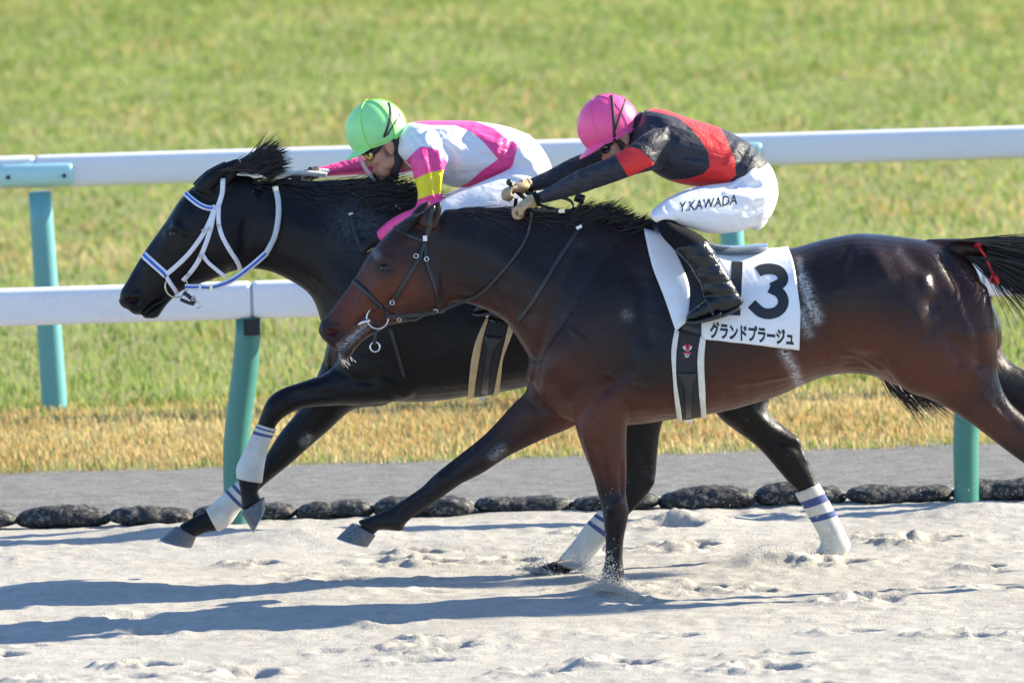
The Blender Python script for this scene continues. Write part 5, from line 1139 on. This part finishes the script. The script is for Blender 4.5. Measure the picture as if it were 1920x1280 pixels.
for sg in (1, -1): mb.tube(line3([Hd(.0, sg * .074, .05), Hd(-.03, sg * .074, -.01), Hd(-.015, sg * .064, -.06), Hd(.02, sg * .05, -.10), Hd(.04, 0, -.125)]), [.020] * len(line3([Hd(0, 0, 0)] * 5)), 10, flat=.35)
link("hood", fuse(mb, .005, 2), M['hood'], j2)
# clear face shield in front of the mouth and nose
vs = []; fs = []; K = 12; R2 = 9
for j in range(R2):
    t = j / (R2 - 1)
    for i in range(K):
        a = math.radians(-30 + 60 * i / (K - 1)); r_ = .128 + .012 * t - .02 * t * t; vs.append(Hd(r_ * math.cos(a) + .006, .088 * math.sin(a), .025 - .125 * t))
for j in range(R2 - 1):
    for i in range(K - 1): q = j * K + i; fs.append((q, q + 1, q + K + 1, q + K))
N = len(vs); cen = Hd(0, 0, -.03); vs += [v + (cen - v).normalized() * .0015 for v in vs]; fs += [tuple(N + i for i in f[::-1]) for f in fs]
mb = MB(); mb.add(vs, fs); mb.build("face_shield", M['visor'], j2)
fist("glove", j2, YB, P(713, 444, YB - .145), P(692, 454, YB - .12), Vector((.2, 1, .1)), M['hood'])
fist("glove", j2, YB, P(596, 323, YB + .14), P(574, 328, YB + .11), Vector((.2, -1, .1)), M['hood'])
# ================================================================== KICKED-UP SAND
m = NT("flying_sand"); n1 = m.noise(200, 2); m.color(m.mix(n1, (0.40, 0.375, 0.34), (0.5, 0.475, 0.44))); m.rough(.95); M['grain'] = m.m
def spray(name, n, fun, seed):
    r = np.random.default_rng(seed); c, s = fun(r, n); n = len(c)
    base = np.array([[1, 1, 1], [1, -1, -1], [-1, 1, -1], [-1, -1, 1]], float) * .6
    v = c[:, None, :] + base[None] * s[:, None, None] * r.uniform(.6, 1.3, (n, 4, 1)); i = np.arange(n)[:, None] * 4
    f = np.concatenate([i + np.array([[a]]) if False else i + np.array([a]) for a in ((0, 1, 2), (0, 3, 1), (0, 2, 3), (1, 3, 2))], 0)
    me = bpy.data.meshes.new(name); me.from_pydata(v.reshape(-1, 3).tolist(), [], f.tolist()); me.update()
    return tag(link(name, me, M['grain'], smooth=False), kind='stuff')
def plume(p0, p1, h, sp, dens=1.6, sz=(.0012, .0035)):
    def fun(r, n):
        t = r.uniform(0, 1, n) ** 1.1; a = np.array(P(*p0)); b = np.array(P(*p1)); c = a + (b - a) * t[:, None]
        c[:, 2] += r.exponential(1, n) ** dens * h * (1 - t) ** .8 * np.clip(t * 6, .15, 1); c[:, 1] += r.normal(0, sp, n); c[:, 0] += r.normal(0, .02, n)
        return c, r.uniform(*sz, n)
    return fun
spray("sand_spray", 9000, plume((1062, 1054, .75), (1180, 1106, .2), .014, .05, sz=(.0012, .0026)), 1)
spray("sand_spray", 8000, plume((1385, 1050, 1.1), (1520, 1052, 1.1), .016, .06, sz=(.0012, .0026)), 2)
spray("sand_spray", 6000, plume((1120, 1098, -.22), (1190, 1112, -.18), .022, .05), 3)
spray("sand_spray", 2500, plume((985, 1066, .92), (1050, 1076, .92), .015, .04), 4)
spray("sand_spray", 1500, plume((1510, 1050, 1.15), (1600, 1052, 1.15), .02, .05), 5)
def scatter(r, n):
    c = np.stack([r.uniform(-.2, 2.1, n), r.uniform(-.5, 1.6, n), r.exponential(.22, n)], 1); return c, r.uniform(.001, .0026, n)
spray("sand_spray", 700, scatter, 6)
